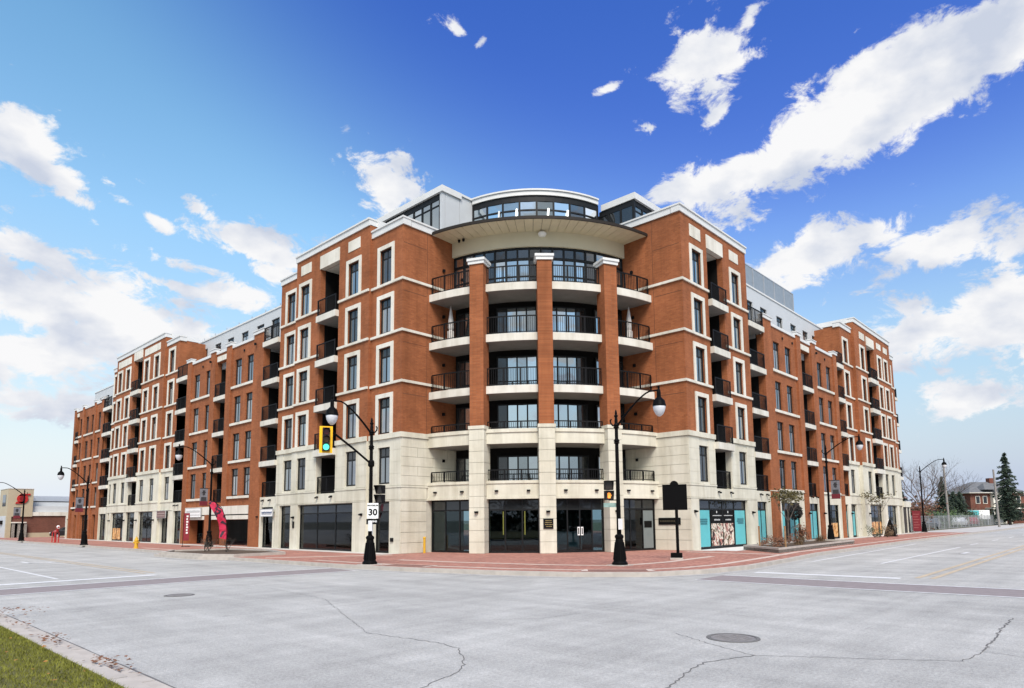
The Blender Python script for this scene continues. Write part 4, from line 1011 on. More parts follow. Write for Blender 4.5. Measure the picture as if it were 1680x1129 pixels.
for bi, (f0, f1) in enumerate(BAYS):
    f0 = fend(GR) + .2 if bi == 0 else f0; f1 = 90 - fend(GR) - .2 if bi == 3 else f1
    w = 2 * GR * math.sin(R(f1 - f0) / 2)
    o = storefront('shop_window', lambda n_, me: putc(n_, me, GR * math.cos(R(f1 - f0) / 2) + .05, (f0 + f1) / 2, SW), w, SW, 2.86, 3 if bi != 2 else 4, 2.28)
    if bi == 1:
        for x in (-.62, .55):
            p = MB(); p.box(x - .022, .35, .95, x + .022, .40, 2.2); link('light_tube', p.mesh('light_tube', AMBER), o)
    if bi == 2:
        p = MB()
        for sg in (-1, 1):
            x = sg * .05
            p.box(x - .016, -.07, .95, x + .016, -.045, 1.29)
        p.box(-.16, -.07, .9, -.03, -.045, .95); p.box(.03, -.07, .9, .16, -.045, .95); p.box(-.16, -.07, 1.29, -.03, -.045, 1.34); p.box(.03, -.07, 1.29, .16, -.045, 1.34); p.box(-.16, -.07, .95, -.13, -.045, 1.29); p.box(.13, -.07, .95, .16, -.045, 1.29)
        link('door_handle', p.mesh('door_handle', SIGNW), o)
    if bi == 3:
        p = MB(); p.box(w / 2 - .95, .02, .12, w / 2 - .15, .03, 2.2); link('frosted_panel', p.mesh('frosted_panel', mat('frosted_film', (.16, .19, .19, 1), .5, .05)), o)
        p = MB(); p.box(w / 2 - .82, .005, 1.25, w / 2 - .25, .018, 1.62); link('door_notice', p.mesh('door_notice', SIGNK), o)
# lobby behind the glass
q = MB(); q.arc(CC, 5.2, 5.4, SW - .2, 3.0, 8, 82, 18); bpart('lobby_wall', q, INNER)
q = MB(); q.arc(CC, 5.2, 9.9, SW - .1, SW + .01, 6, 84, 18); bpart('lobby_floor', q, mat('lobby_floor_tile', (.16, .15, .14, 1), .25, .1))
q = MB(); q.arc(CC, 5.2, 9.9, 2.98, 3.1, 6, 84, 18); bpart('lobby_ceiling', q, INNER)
dsk = MB(); dsk.obox(CP(7.2, 55, .7), (.75, -.5, 0), (.2, .3, 0), (0, 0, .5)); bpart('lobby_desk', dsk, WHITE)
# movement joints in the brick of the return walls
JOINT = mat('movement_joint', (.10, .04, .02, 1), .9, .1)
for x in (1.75,):
    p = MB(); p.box(x - .012, A - .004, 6.75, x + .012, A, 18.5); bpart('movement_joint', p, JOINT); p = MB(); p.box(A - .004, x - .012, 6.75, A, x + .012, 19.3); bpart('movement_joint', p, JOINT)
for z in (8.85, 11.75, 14.7, 17.5):
    p = MB(); p.box(.05, A - .004, z - .012, 1.73, A, z + .012); bpart('movement_joint', p, JOINT); p = MB(); p.box(A - .004, .0, z - .012, A, 1.73, z + .012); bpart('movement_joint', p, JOINT)
# side-wall lamps of the balconies
for z in (5.2, 7.9, 10.8, 13.7, 16.5):
    p = MB(); p.box(2.9, A - .12, z, 3.04, A, z + .16); bpart('wall_light', p, BLACK)
    p = MB(); p.box(A - .12, 3.1, z, A, 3.24, z + .16); bpart('wall_light', p, BLACK)
p = MB(); p.lathe([(.02, -.1), (.2, -.06), (.26, .06), (.2, .16), (.05, .2)], 12); bpart('flood_lamp', p, SIGNW).location = Vector(CP(8.62, 45.5, 18.22)) - BC
for f in (12.2, 14.2):
    p = MB(); p.lathe([(.07, 0), (.09, .14)], 8); bpart('soffit_spot', p, BLACK).location = Vector(CP(8.8, f, 18.28)) - BC

# penthouse
PZ = 22.0
q = MB(); q.box(2.9, 11.1, 21.62, 4.5, 21, PZ); bpart('penthouse_fascia', q, COPING); q = MB(); q.box(11.2, 2.9, 21.25, 21, 4.5, 21.65); bpart('penthouse_fascia', q, COPING)
q = MB(); q.box(3.0, 11.2, 18.0, 3.22, 11.42, 21.62); bpart('corner_post', q, WHITE)
for a, b in ((3.24, 4.4), (4.42, 5.62)):
    q = MB(); q.box(a, 11.2, 18.0, b, 11.3, 21.62 if b < 4.5 else 21.86); bpart('white_cladding_panel', q, WHITE)
q = MB(); q.box(4.5, 11.12, 21.86, 5.72, 11.4, PZ); bpart('penthouse_fascia', q, COPING)
def glazing_strip(fac, s0, s1, d, z0, z1, n, zt):
    fr = MB(); fbox(fr, fac, s0, s1, d - .1, d, z0, z0 + .1); fbox(fr, fac, s0, s1, d - .1, d, z1 - .35, z1); fbox(fr, fac, s0, s1, d - .09, d - .01, zt - .04, zt + .04)
    for k in range(n + 1):
        s = s0 + (s1 - s0) * k / n; fbox(fr, fac, s - .05, s + .05, d - .095, d + .01, z0 + .1, z1 - .35)
    bpart('penthouse_window_frame', fr, DFRAME)
    for k in range(n):
        a = s0 + (s1 - s0) * k / n + .06; b = s0 + (s1 - s0) * (k + 1) / n - .06
        for za, zb in ((z0 + .1, zt - .04), (zt + .04, z1 - .35)):
            g_ = MB(); fbox(g_, fac, a, b, d - .06, d - .045, za, zb); bpart('penthouse_pane', g_, PANE2)
glazing_strip(LFT, 11.5, 18.2, -3.05, 18.4, 21.62, 8, 20.9)
glazing_strip(RGT, 11.35, 16, -3.05, 18.6, 21.25, 5, 20.6)
# right box, face turned to the corner
fr = MB(); fr.box(11.25, 3.0, 18.6, 11.4, 3.15, 21.25); fr.box(11.27, 3.15, 20.9, 11.37, 5.6, 21.25)
for y in (4.0, 4.9): fr.box(11.26, y - .06, 18.6, 11.38, y + .06, 20.9)
bpart('penthouse_window_frame', fr, DFRAME)
for a, b in ((3.15, 3.94), (4.06, 4.84), (4.96, 5.6)):
    g_ = MB(); g_.box(11.3, a, 18.6, 11.32, b, 20.9); bpart('penthouse_pane', g_, PANED)
q = MB(); q.box(11.2, 4.5, 21.25, 11.5, 5.4, 21.65); bpart('penthouse_fascia', q, COPING)
q = MB(); q.box(3.3, 11.45, 18, 11, 21, 21.6); q.box(11.6, 3.3, 18, 21, 11, 21.2); bpart('penthouse_core', q, DGREY)
rp = 6.62; pf0, pf1 = 8.2, 80.5
q = MB(); q.arc(CC, 5.2, rp + .13, 21.62, PZ - .1, pf0, pf1, 30); q.arc(CC, 5.2, rp + .2, PZ - .1, PZ, pf0, pf1, 30); bpart('curved_penthouse_fascia', q, COPING)
q = MB(); nq = 8
for k in range(nq + 1):
    f = pf0 + (pf1 - pf0) * k / nq; c = Vector(CP(rp, f, 20.0)); t = Vector((math.sin(R(f)), -math.cos(R(f)), 0)); nn = Vector((math.cos(R(f)), math.sin(R(f)), 0)); q.obox(c, t * .055, nn * .06, (0, 0, 1.6))
for za, zb in ((18.75, 18.9), (21.25, 21.62), (20.66, 20.75)): q.arc(CC, rp - .05, rp + .05, za, zb, pf0, pf1, nq * 2)
bpart('penthouse_window_frame', q, DFRAME)
for k in range(nq):
    a, b = pf0 + (pf1 - pf0) * k / nq + .5, pf0 + (pf1 - pf0) * (k + 1) / nq - .5
    for za, zb in ((18.9, 20.66), (20.75, 21.25)):
        q = MB(); q.arc(CC, rp - .02, rp + .01, za, zb, a, b, 1); bpart('penthouse_pane', q, PANE2 if k < 6 else PANED)
for f in (24, 33.5, 50, 60.5):
    q = MB(); q.tube([CP(rp + .12, f, 20.1), CP(rp + .12, f + .5, 20.75)], .06, 8); bpart('glass_wall_lamp', q, LAMPW if f > 30 else SIGNW)

# --- shop fronts along the two streets
def ORM(name, cols, sc):
    m = bpy.data.materials.new(name); m.use_nodes = True; nt = m.node_tree; N = nt.nodes; Lk = nt.links; p = N['Principled BSDF']; p.inputs['Roughness'].default_value = .4
    gg = N.new('ShaderNodeNewGeometry'); mp = N.new('ShaderNodeVectorMath'); mp.operation = 'MULTIPLY'; mp.inputs[1].default_value = (1.5, 1.5, 1.0); Lk.new(gg.outputs['Position'], mp.inputs[0])
    n = N.new('ShaderNodeTexNoise'); n.inputs['Scale'].default_value = sc; n.inputs['Detail'].default_value = 3; n.inputs['Distortion'].default_value = 1.2; Lk.new(mp.outputs[0], n.inputs['Vector'])
    r = N.new('ShaderNodeValToRGB'); r.color_ramp.interpolation = 'CONSTANT'; Lk.new(n.outputs[0], r.inputs[0])
    r.color_ramp.elements[0].position = 0; r.color_ramp.elements[0].color = cols[0]
    for k, c in enumerate(cols[1:]):
        e = r.color_ramp.elements[1] if k == 0 else r.color_ramp.elements.new(.5)
        e.position = .40 + .22 * (k + .3) / len(cols); e.color = c
    Lk.new(r.outputs[0], p.inputs['Base Color']); return m
FASH = ORM('clothes_print', [(.03, .015, .012, 1), (.33, .10, .08, 1), (.62, .42, .34, 1), (.70, .66, .56, 1), (.11, .07, .03, 1), (.76, .70, .62, 1)], 2.0)
ORAN = ORM('orange_food_print', [(.06, .025, .012, 1), (.55, .20, .035, 1), (.62, .30, .07, 1), (.72, .45, .22, 1), (.35, .09, .03, 1)], 3.0)
DISP = ORM('display_goods', [(.015, .014, .013, 1), (.06, .05, .045, 1), (.02, .03, .03, 1), (.13, .11, .09, 1), (.03, .02, .02, 1)], 2.4)
DISPB = ORM('display_blue', [(.02, .05, .07, 1), (.05, .16, .2, 1), (.3, .4, .42, 1), (.04, .05, .06, 1), (.12, .3, .35, 1)], 2.2)
def shop(fac, s0, s1, n, posters=None, d=-.16, h=2.8, z=SW, transom=2.25, depth=3.2, fill=None):
    o = storefront('shop_window', lambda n_, me: put(n_, me, fac, (s0 + s1) / 2, d, z), s1 - s0, z, h, n, transom, posters)
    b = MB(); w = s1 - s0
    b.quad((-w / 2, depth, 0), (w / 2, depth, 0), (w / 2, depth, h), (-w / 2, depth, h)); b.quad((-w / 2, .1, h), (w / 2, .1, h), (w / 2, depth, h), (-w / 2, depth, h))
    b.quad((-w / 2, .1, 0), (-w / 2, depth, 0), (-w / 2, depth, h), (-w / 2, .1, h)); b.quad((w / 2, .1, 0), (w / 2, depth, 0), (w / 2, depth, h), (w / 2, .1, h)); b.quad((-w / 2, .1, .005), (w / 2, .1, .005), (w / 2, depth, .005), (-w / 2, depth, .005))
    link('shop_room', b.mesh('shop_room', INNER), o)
    if fill:
        rr_ = random.Random(int(s0 * 10)); b = MB(); x = -w / 2 + .15
        while x < w / 2 - .3:
            ww = rr_.uniform(.2, .6); hh = rr_.uniform(.5, 1.7); y = rr_.uniform(.5, 2.0); b.box(x, y, .01, x + ww, y + .35, hh); x += ww + rr_.uniform(.05, .4)
        link('display_stand', b.mesh('display_stand', fill), o)
    return o
shop(LFT, 12.05, 13.5, 1, fill=DISP); shop(LFT, 15.35, 21.58, 3, d=.0, fill=DISP); shop(LFT, 22.5, 24.3, 1, fill=DISPB); shop(LFT, 25.2, 26.85, 1, d=-.12)
shop(LFT, 41.35, 43.05, 1, fill=DISPB); shop(LFT, 44.3, 46.0, 2, fill=DISP); shop(LFT, 47.5, 51.2, 2, d=.02, fill=DISPB); shop(LFT, 52.3, 54.8, 1, d=.02, fill=DISP)
shop(LFT, 55.5, 59.3, 3, {0: ORAN, 1: ORAN}, d=.02, fill=DISP); shop(LFT, 60.1, 61.2, 1, fill=DISP); shop(LFT, 61.8, 64.1, 2, fill=DISPB)
shop(LFT, 65.4, 66.9, 1, d=-.3); shop(LFT, 68.2, 71.5, 2, d=-.3, fill=DISPB); shop(LFT, 72.7, 74.0, 1, d=-.3)
shop(RGT, 20.0, 21.55, 2, {0: TEAL, 1: TEAL}, d=-.1); shop(RGT, 24.0, 27.4, 4, {0: TEAL, 3: TEAL, 1: SIGNK, 2: TEALD}, d=-.1); shop(RGT, 29.3, 31.2, 2, {0: TEAL, 1: TEAL}, d=-.1)
shop(RGT, 33.3, 36.0, 2, {0: ORAN, 1: ORAN}, d=-.1); shop(RGT, 37.75, 38.5, 1, {0: TEAL}, d=-.1); shop(RGT, 39.4, 40.9, 2, {0: TEAL, 1: TEAL}); shop(RGT, 43.9, 48.0, 2, {0: ORAN, 1: ORAN}, d=.1)
shop(RGT, 49.6, 53.2, 2, d=.1, fill=DISPB); shop(RGT, 53.9, 55.1, 1); shop(RGT, 55.5, 56.4, 1)
o = shop(RGT, 12.0, 18.3, 4, {0: TEAL, 3: TEAL}, d=-.05)
# doors wear a dark board with small white print above two clothes photographs
b = MB(); b.box(-1.45, .02, 1.45, 1.45, .036, 2.20); link('door_board', b.mesh('door_board', SIGNK), o)
b = MB()
for x0, w in ((-1.25, 1.05), (.2, 1.05)):
    for zz, hh, kk in ((1.86, .055, 14), (1.60, .09, 8)):
        rr_ = random.Random(int(zz * 100 + x0)); x = x0 + (0 if kk > 10 else .18); e = x0 + w - (0 if kk > 10 else .2)
        while x < e:
            c = (e - x0) / kk; b.box(x, .012, zz, x + c * .72, .019, zz + hh * rr_.uniform(.75, 1.0)); x += c
    b.box(x0 + .45, .012, 2.03, x0 + .57, .019, 2.15)
link('door_lettering', b.mesh('door_lettering', mat('pale_print', (.5, .5, .5, 1), .5, 0)), o)
b = MB(); b.box(-1.42, .018, .16, 1.42, .036, 1.43); link('clothes_photograph', b.mesh('clothes_photograph', FASH), o)
for x in (-2.38, 2.38):
    b = MB(); rr_ = random.Random(int(x))
    for row, (zz, w) in enumerate(((1.62, .8), (1.50, .95), (1.38, .7))):
        q0 = x - w / 2
        while q0 < x + w / 2: 
            c = rr_.uniform(.06, .16); b.box(q0, .012, zz, q0 + c, .02, zz + .09); q0 += c + .03
    link('teal_lettering', b.mesh('teal_lettering', TEALD), o)
# frieze lights and door-side lamps
for fac, lst in ((LFT, [(17.6, .18), (19.2, .18), (25.6, .02), (26.6, .02), (42.0, .02), (42.7, .02)]), (RGT, [(14.4, .1), (16.0, .1), (20.5, .02), (21.5, .02), (23.3, .02), (29.8, .02), (30.9, .02)])):
    for s, d in lst:
        p = MB(); p.box(-.07, -.1, 0, .07, 0, .09); p.box(-.04, -.2, -.05, .04, -.1, .04); put('frieze_light', p.mesh('frieze_light', BLACK), fac, s, d + .002, 3.36)
for fac, lst in ((LFT, [(14.4, .18, 2.2), (22.05, .18, 2.1), (27.3, .0, 2.2), (47.1, .2, 2.1), (51.6, .2, 2.1), (55.1, .2, 2.1), (59.7, .2, 2.1)]), (RGT, [(11.45, .1, 2.2), (18.95, .1, 2.15), (28.8, .16, 2.1), (32.0, .16, 2.1), (39.3, 0, 2.1), (43.4, .3, 2.1)])):
    for s, d, z in lst:
        p = MB(); p.box(-.09, -.09, 0, .09, 0, .14); p.box(-.06, -.2, .02, .06, -.09, .11); put('wall_light', p.mesh('wall_light', BLACK), fac, s, d + .004, z)
p = MB(); p.box(-.1, -.04, 0, .1, 0, .42); put('house_number_plate', p.mesh('house_number_plate', BLACK), LFT, 22.02, .21, 1.5)
p = MB(); p.box(-.12, -.06, 0, .12, 0, .2); put('socket_box', p.mesh('socket_box', BLACK), LFT, 11.75, .02, .78)
# floodlight-like dots under parapets of the wings
for fac, ss in ((LFT, (30.5, 38.1, 28.2, 36.0)), (RGT, (23.4, 25.9, 27.8, 34.9, 32.2))):
    for s in ss:
        p = MB(); p.box(-.06, -.14, 0, .06, 0, .16); put('wall_light', p.mesh('wall_light', BLACK), fac, s, -.11 if not (s in (28.2, 36.0, 32.2)) else .17, 14.75)

# ------------------------------------------------------------------ street furniture
POLE = mat('black_pole_paint', (0.003, 0.003, 0.0033, 1), 0.55, 0.1, spec=0.08)
GLOBE = mat('frosted_globe', (0.62, 0.63, 0.66, 1), 0.25, 0.06, 4)
YEL = mat('signal_yellow', lin(250, 190, 10), 0.45, 0.04)
REDL = mat('dark_red_lens', (0.10, 0.008, 0.006, 1), 0.3, 0)
AMBL = mat('dark_amber_lens', (0.10, 0.05, 0.006, 1), 0.3, 0)
GRNL = mat('lit_green_lens', (0.05, 0.5, 0.35, 1), 0.3, 0, emit=(0.10, 0.95, 0.62, 1), estr=0.9)
HANDL = mat('lit_orange_hand', (0.5, 0.15, 0.02, 1), 0.4, 0, emit=(1.0, 0.30, 0.04, 1), estr=0.9)
ORW = mat('hydrant_yellow', lin(205, 160, 40), 0.5, 0.1)

def arm_path(L, z0, z1, dirv):
    pts = []
    for k in range(15):
        t = k / 14; x = .05 + (L - .05) * t
        z = z0 + (z1 - z0) * (1 - (1 - min(1, t / .78)) ** 1.35)
        pts.append((dirv[0] * x, dirv[1] * x, z))
    return pts
def lamp_post(label, x, y, h, L, dirv, group, zl=None, sub=None, base_h=1.05):
    """fluted flared base, slim pole with collars and finial, a long curved arm and a hanging acorn lamp"""
    t = thing('street_lamp', label, 'street lamp', (x, y, SW), group=group)
    pl = MB(); pl.box(-.36, -.36, -.01, .36, .36, .035); part('base_plate', pl, KERB, t)
    b = MB(); b.lathe([(.30, .03), (.30, .10), (.245, .16), (.235, .24), (.19, .62), (.155, .9), (.14, base_h - .05), (.17, base_h), (.17, base_h + .06), (.11, base_h + .12)], 16); part('flared_base', b, POLE, t)
    fl = MB()
    for k in range(12):
        a = 2 * math.pi * k / 12; fl.tube([(.238 * math.cos(a), .238 * math.sin(a), .22), (.158 * math.cos(a), .158 * math.sin(a), .88)], .02, 5)
    part('fluting', fl, POLE, t)
    p = MB(); p.tube([(0, 0, base_h), (0, 0, h * .5), (0, 0, h - .25)], [.088, .075, .062], 12); part('pole', p, POLE, t)
    for zz in ((h - .45), (h - 1.05)):
        c = MB(); c.lathe([(.07, -.1), (.12, -.06), (.085, -.02), (.125, .02), (.09, .06), (.07, .1)], 12, (0, 0, zz)); part('collar', c, POLE, t)
    f = MB(); f.lathe([(.068, -.26), (.05, -.12), (.085, -.06), (.04, -.01), (.05, .05), (.03, .14), (.005, .2)], 10, (0, 0, h)); part('finial', f, POLE, t)
    z1 = zl or h + .75
    a = MB(); a.tube(arm_path(L, h - .45, z1, dirv), [.042] * 6 + [.032] * 9, 8)
    # small scroll on the other side
    a.tube([(-dirv[0] * r_, -dirv[1] * r_, h - .45 + zz) for r_, zz in ((.05, 0), (.16, .03), (.25, .13), (.27, .24), (.21, .28))], .03, 6)
    part('arm', a, POLE, t)
    lx, ly = dirv[0] * L, dirv[1] * L
    hd = MB(); hd.lathe([(.02, .16), (.05, .14), (.035, .04), (.06, .0), (.075, -.10), (.075, -.26), (.11, -.30), (.21, -.40), (.235, -.52), (.25, -.56), (.245, -.60)], 14, (lx, ly, z1)); ho = part('lamp_head', hd, POLE, t, smooth=False)
    g_ = MB(); g_.lathe([(.225, -.58), (.23, -.66), (.20, -.78), (.14, -.90), (.06, -.97), (.01, -.99)], 14, (lx, ly, z1)); part('globe', g_, GLOBE, ho, smooth=True)
    return t
LG = 'black street lamps along the pavement'
pL = lamp_post('black corner lamp post carrying the yellow traffic signal and the 30 sign', -6.2, 4.9, 5.8, 1.86, (-1, 0), LG, 6.47)
pR = lamp_post('black corner lamp post with its lamp in front of the right brick wing', -0.76, -3.4, 5.75, 1.9, (0, -1), LG, 6.44)
lamp_post('tall street lamp beside the red feather flag', -2.0, 30.6, 6.35, 2.3, (-1, 0), LG, 7.05)
lamp_post('street lamp in front of the left end of the long brick block', -6.2, 44.5, 5.5, 1.9, (-1, 0), LG, 6.2)
lamp_post('farthest left street lamp standing before the red round emblem', -6.3, 66.5, 5.2, 2.4, (-1, 0), LG, 6.0)
lamp_post('street lamp with a veteran banner on the right-hand pavement', 29.0, -1.5, 6.8, 2.3, (0, -1), LG, 7.4)
lamp_post('street lamp at the right end of the block before the open sky', 61.0, -.9, 7.0, 2.3, (0, -1), LG, 7.75)
# arm for the signal on the left pole
a = MB(); a.tube([(-.05, 0, 4.1), (-.9, 0, 4.66), (-1.8, 0, 5.2), (-2.1, 0, 5.3)], .045, 8); part('signal_arm', a, POLE, pL)
c = MB(); c.lathe([(.09, -.14), (.13, -.08), (.13, .08), (.09, .14)], 12, (0, 0, 4.08)); part('arm_clamp', c, POLE, pL)
for pz_ in (pL, pR):
    c = MB(); c.box(-.17, -.20, 1.35, -.05, -.09, 1.75); part('push_button_box', c, SIGNW, pz_)
# yellow signal with three lenses facing the viewer
CAMDIR = math.atan2(-17.72 - 4.9, -21.93 + 8.2)
def facing(px, py): return math.atan2(-17.72 - py, -21.93 - px) + R(90)      # local -y looks at the viewer
sx, sy, sz = -8.3, 4.9, 5.05
ts = thing('traffic_signal', 'yellow traffic signal showing green, hung on the arm of the left corner pole', 'traffic signal', (sx, sy, sz), facing(sx, sy) + R(4))
b = MB(); b.box(-.245, .0, -.52, .245, .03, .52); part('backboard', b, YEL, ts)
b = MB(); b.box(-.14, -.10, -.46, .14, .0, .46); b.box(-.1, .03, -.4, .1, .22, .4); part('housing', b, mat('signal_housing', (.03, .012, .008, 1), .5, .1), ts)
for zz, ml in ((.30, REDL), (0, AMBL), (-.30, GRNL)):
    l = MB(); l.tube([(0, -.10, zz), (0, -.125, zz)], .115, 18); part('lens', l, ml, ts)
    v = MB()
    for k in range(14):
        a0, a1 = R(-20 + 220 * k / 14), R(-20 + 220 * (k + 1) / 14); r0, r1 = .135, .123
        P = lambda r, a_, yy: (r * math.cos(a_), yy, zz + r * math.sin(a_))
        v.hexa([P(r1, a0, -.10), P(r1, a1, -.10), P(r0, a1, -.10), P(r0, a0, -.10), P(r1, a0, -.3), P(r1, a1, -.3), P(r0, a1, -.3), P(r0, a0, -.3)])
    part('visor', v, BLACK, ts)
def ped_signal(label, x, y, z, rz, lit, side):
    t = thing('pedestrian_signal', label, 'pedestrian signal', (x, y, z), rz, group='pedestrian signals on the corner poles')
    for zz in (.19, -.19):
        b = MB(); b.box(-.17, .0, zz - .175, .17, .16, zz + .175); part('housing', b, BLACK, t)
        v = MB(); v.hexa([(-.17, -.16, zz + .15), (.17, -.16, zz + .15), (.17, 0, zz + .15), (-.17, 0, zz + .15), (-.17, -.16, zz + .175), (.17, -.16, zz + .175), (.17, 0, zz + .175), (-.17, 0, zz + .175)])
        for sg in (-1, 1):
            x0 = .155 * sg; v.hexa([(x0, 0, zz - .17), (x0 + .015 * sg, 0, zz - .17), (x0 + .015 * sg, -.02, zz - .17), (x0, -.02, zz - .17), (x0, 0, zz + .15), (x0 + .015 * sg, 0, zz + .15), (x0 + .015 * sg, -.16, zz + .15), (x0, -.16, zz + .15)])
        part('visor', v, BLACK, t)
        b = MB(); b.box(-.14, -.006, zz - .14, .14, .0, zz + .14); part('lens', b, mat('dark_lens', (.03, .022, .018, 1), .25, 0) if 'dark_lens' not in MATS else MATS['dark_lens'], t)
    if lit:
        h_ = MB(); zz = -.19
        h_.box(-.055, -.014, zz - .11, .055, -.008, zz + .01)
        for k, (hx, hl) in enumerate(((-.045, .075), (-.015, .095), (.015, .09), (.045, .07))): h_.box(hx - .012, -.014, zz + .01, hx + .012, -.008, zz + .01 + hl)
        h_.hexa([(.055, -.014, zz - .06), (.09, -.014, zz + .0), (.09, -.008, zz + .0), (.055, -.008, zz - .06), (.055, -.014, zz - .02), (.09, -.014, zz + .035), (.09, -.008, zz + .035), (.055, -.008, zz - .02)])
        part('hand_symbol', h_, HANDL, t)
    br = MB()
    for zz in (.36, -.37): br.tube([(0, .08, zz), (side * .42, .08, zz)], .022, 6)
    part('bracket', br, POLE, t)
ped_signal('unlit pedestrian signal on the left corner pole above the 30 sign', -5.97, 4.62, 2.98, facing(-5.97, 4.62) - R(38), False, -.85)
ped_signal('pedestrian signal with the orange hand lit on the right corner pole', -.98, -3.14, 2.98, facing(-.98, -3.14) + R(10), True, .75)
# 30 sign
rz = facing(-6.2, 4.9)
def rel(px, py, rz, dx, dy): return (px + math.cos(rz) * dx - math.sin(rz) * dy, py + math.sin(rz) * dx + math.cos(rz) * dy)
q = rel(-6.2, 4.9, rz, .09, -.13)
t = thing('speed_sign', 'white speed limit sign reading 30 on the left corner pole', 'road sign', (q[0], q[1], 2.32), rz)
b = MB(); b.box(-.22, 0, -.32, .22, .012, .30); part('board', b, SIGNW, t)
link('lettering', text_mesh('30', .36, SIGNK, .002, .012), t, (0, -.004, -.08)); link('lettering', text_mesh('MAXIMUM', .09, SIGNK, .002, .003), t, (0, -.004, .20))
b = MB(); b.box(-.25, 0, -.55, .25, .012, -.335); part('tab', b, SIGNK, t); link('lettering', text_mesh('BEGINS', .10, SIGNW, .002, .003), t, (0, -.004, -.44))
b = MB(); b.box(-.03, .012, -.6, .03, .07, .25); b.box(-.02, .0, -.95, .02, .03, -.55); part('bracket', b, STEEL, t)
# little street name plate on the right pole
q = rel(-.76, -3.4, facing(-.76, -3.4), -.3, -.02)
t = thing('small_plate', 'small pale crossing button plate under the pedestrian signal on the right corner pole', 'sign', (q[0], q[1], 2.42), facing(-.76, -3.4) + R(15))
b = MB(); b.box(-.26, 0, -.08, .26, .012, .08); part('board', b, mat('pale_green_sign', (.22, .33, .30, 1), .5, .25, 12), t); b = MB(); b.tube([(.1, .02, 0), (.35, .02, 0)], .02, 6); part('bracket', b, POLE, t)

# historical marker, seen from its black back
t = thing('historical_marker', 'black square marker with a rounded crest on a post', 'historical marker', (3.75, -3.25, SW), facing(3.75, -3.25) - R(3))
b = MB(); b.box(-.26, -.26, -.02, .26, .26, .08); part('footing', b, KERB, t)
b = MB(); b.box(-.235, -.2, .08, .235, .2, .28); part('foot', b, POLE, t)
b = MB(); b.tube([(.06, 0, .28), (.06, 0, 2.2)], .065, 12); part('post', b, POLE, t)
b = MB(); b.box(-.50, -.04, 2.10, .52, .04, 3.20); part('plate', b, POLE, t)
b = MB(); b.box(-.50, -.055, 2.10, -.46, .055, 3.20); b.box(.48, -.055, 2.10, .52, .055, 3.20); b.box(-.46, -.055, 2.10, .48, .055, 2.14); b.box(-.46, -.055, 3.16, .48, .055, 3.20); part('rim', b, POLE, t)
b = MB(); b.tube([(.0, -.045, 3.18), (.0, .045, 3.18)], .18, 24); part('crest', b, POLE, t)
# name plaque on the stone wall behind it
b = MB(); b.box(A - .07, .52, 1.55, A - .032, 1.88, 1.93); np_ = bpart('name_plaque', b, SIGNK)
b = MB(); y = .66; rr_ = random.Random(4)
while y < 1.72:
    w = rr_.uniform(.05, .1); b.box(A - .076, y, 1.70, A - .07, y + w, 1.79); y += w + .035
bpart('plaque_text', b, mat('dim_bronze', (.06, .05, .03, 1), .5, .1))

# banners on lamp posts
BANP = mat('banner_grey', (.17, .175, .20, 1), .7, .25, 5); BANR = mat('banner_dark_red', (.14, .01, .02, 1), .7, .2, 5)
def banner(label, x, y, z0, z1, dirv, w=.66):
    rz = math.atan2(dirv[1], dirv[0])
    t = thing('pole_banner', label, 'banner', (x, y, z0), rz, group='portrait banners on the lamp posts'); h = z1 - z0
    b = MB(); b.tube([(0, 0, h + .02), (w + .12, 0, h + .02)], .022, 6); b.tube([(0, 0, 0), (w + .12, 0, 0)], .015, 6); part('bracket', b, POLE, t)
    b = MB(); b.box(.12, -.008, .0, .12 + w, .008, h); part('cloth', b, BANP, t)
    for sg in (-1, 1):
        cx = .12 + w / 2; yy = sg * .012
        b = MB(); b.box(.12, yy - .002, 0, .12 + w, yy + .002, h * .26); part('red_foot', b, BANR, t)
        b = MB(); b.tube([(cx, yy - .003, h * .68), (cx, yy + .003, h * .68)], w * .17, 14); b.box(cx - w * .24, yy - .003, h * .74, cx + w * .24, yy + .003, h * .80); b.box(cx - w * .16, yy - .003, h * .79, cx + w * .16, yy + .003, h * .90); b.box(cx - w * .34, yy - .003, h * .27, cx + w * .34, yy + .003, h * .50); part('printed_portrait', b, mat('banner_print', (.035, .035, .04, 1), .7, .2, 9) if 'banner_print' not in MATS else MATS['banner_print'], t)
banner('portrait banner on the lamp beside the red feather flag', -2.1, 30.6, 3.1, 4.3, (-1, 0), .55)
banner('portrait banner on the lamp before the left end of the brick block', -6.3, 44.5, 2.85, 4.0, (-1, 0), .55)
banner('portrait banner on the farthest left lamp near the red emblem', -6.4, 66.5, 2.5, 3.6, (-1, 0), .6)
banner('portrait banner on the lamp of the right-hand pavement', 29.0, -1.6, 3.2, 4.5, (0, -1), .6)

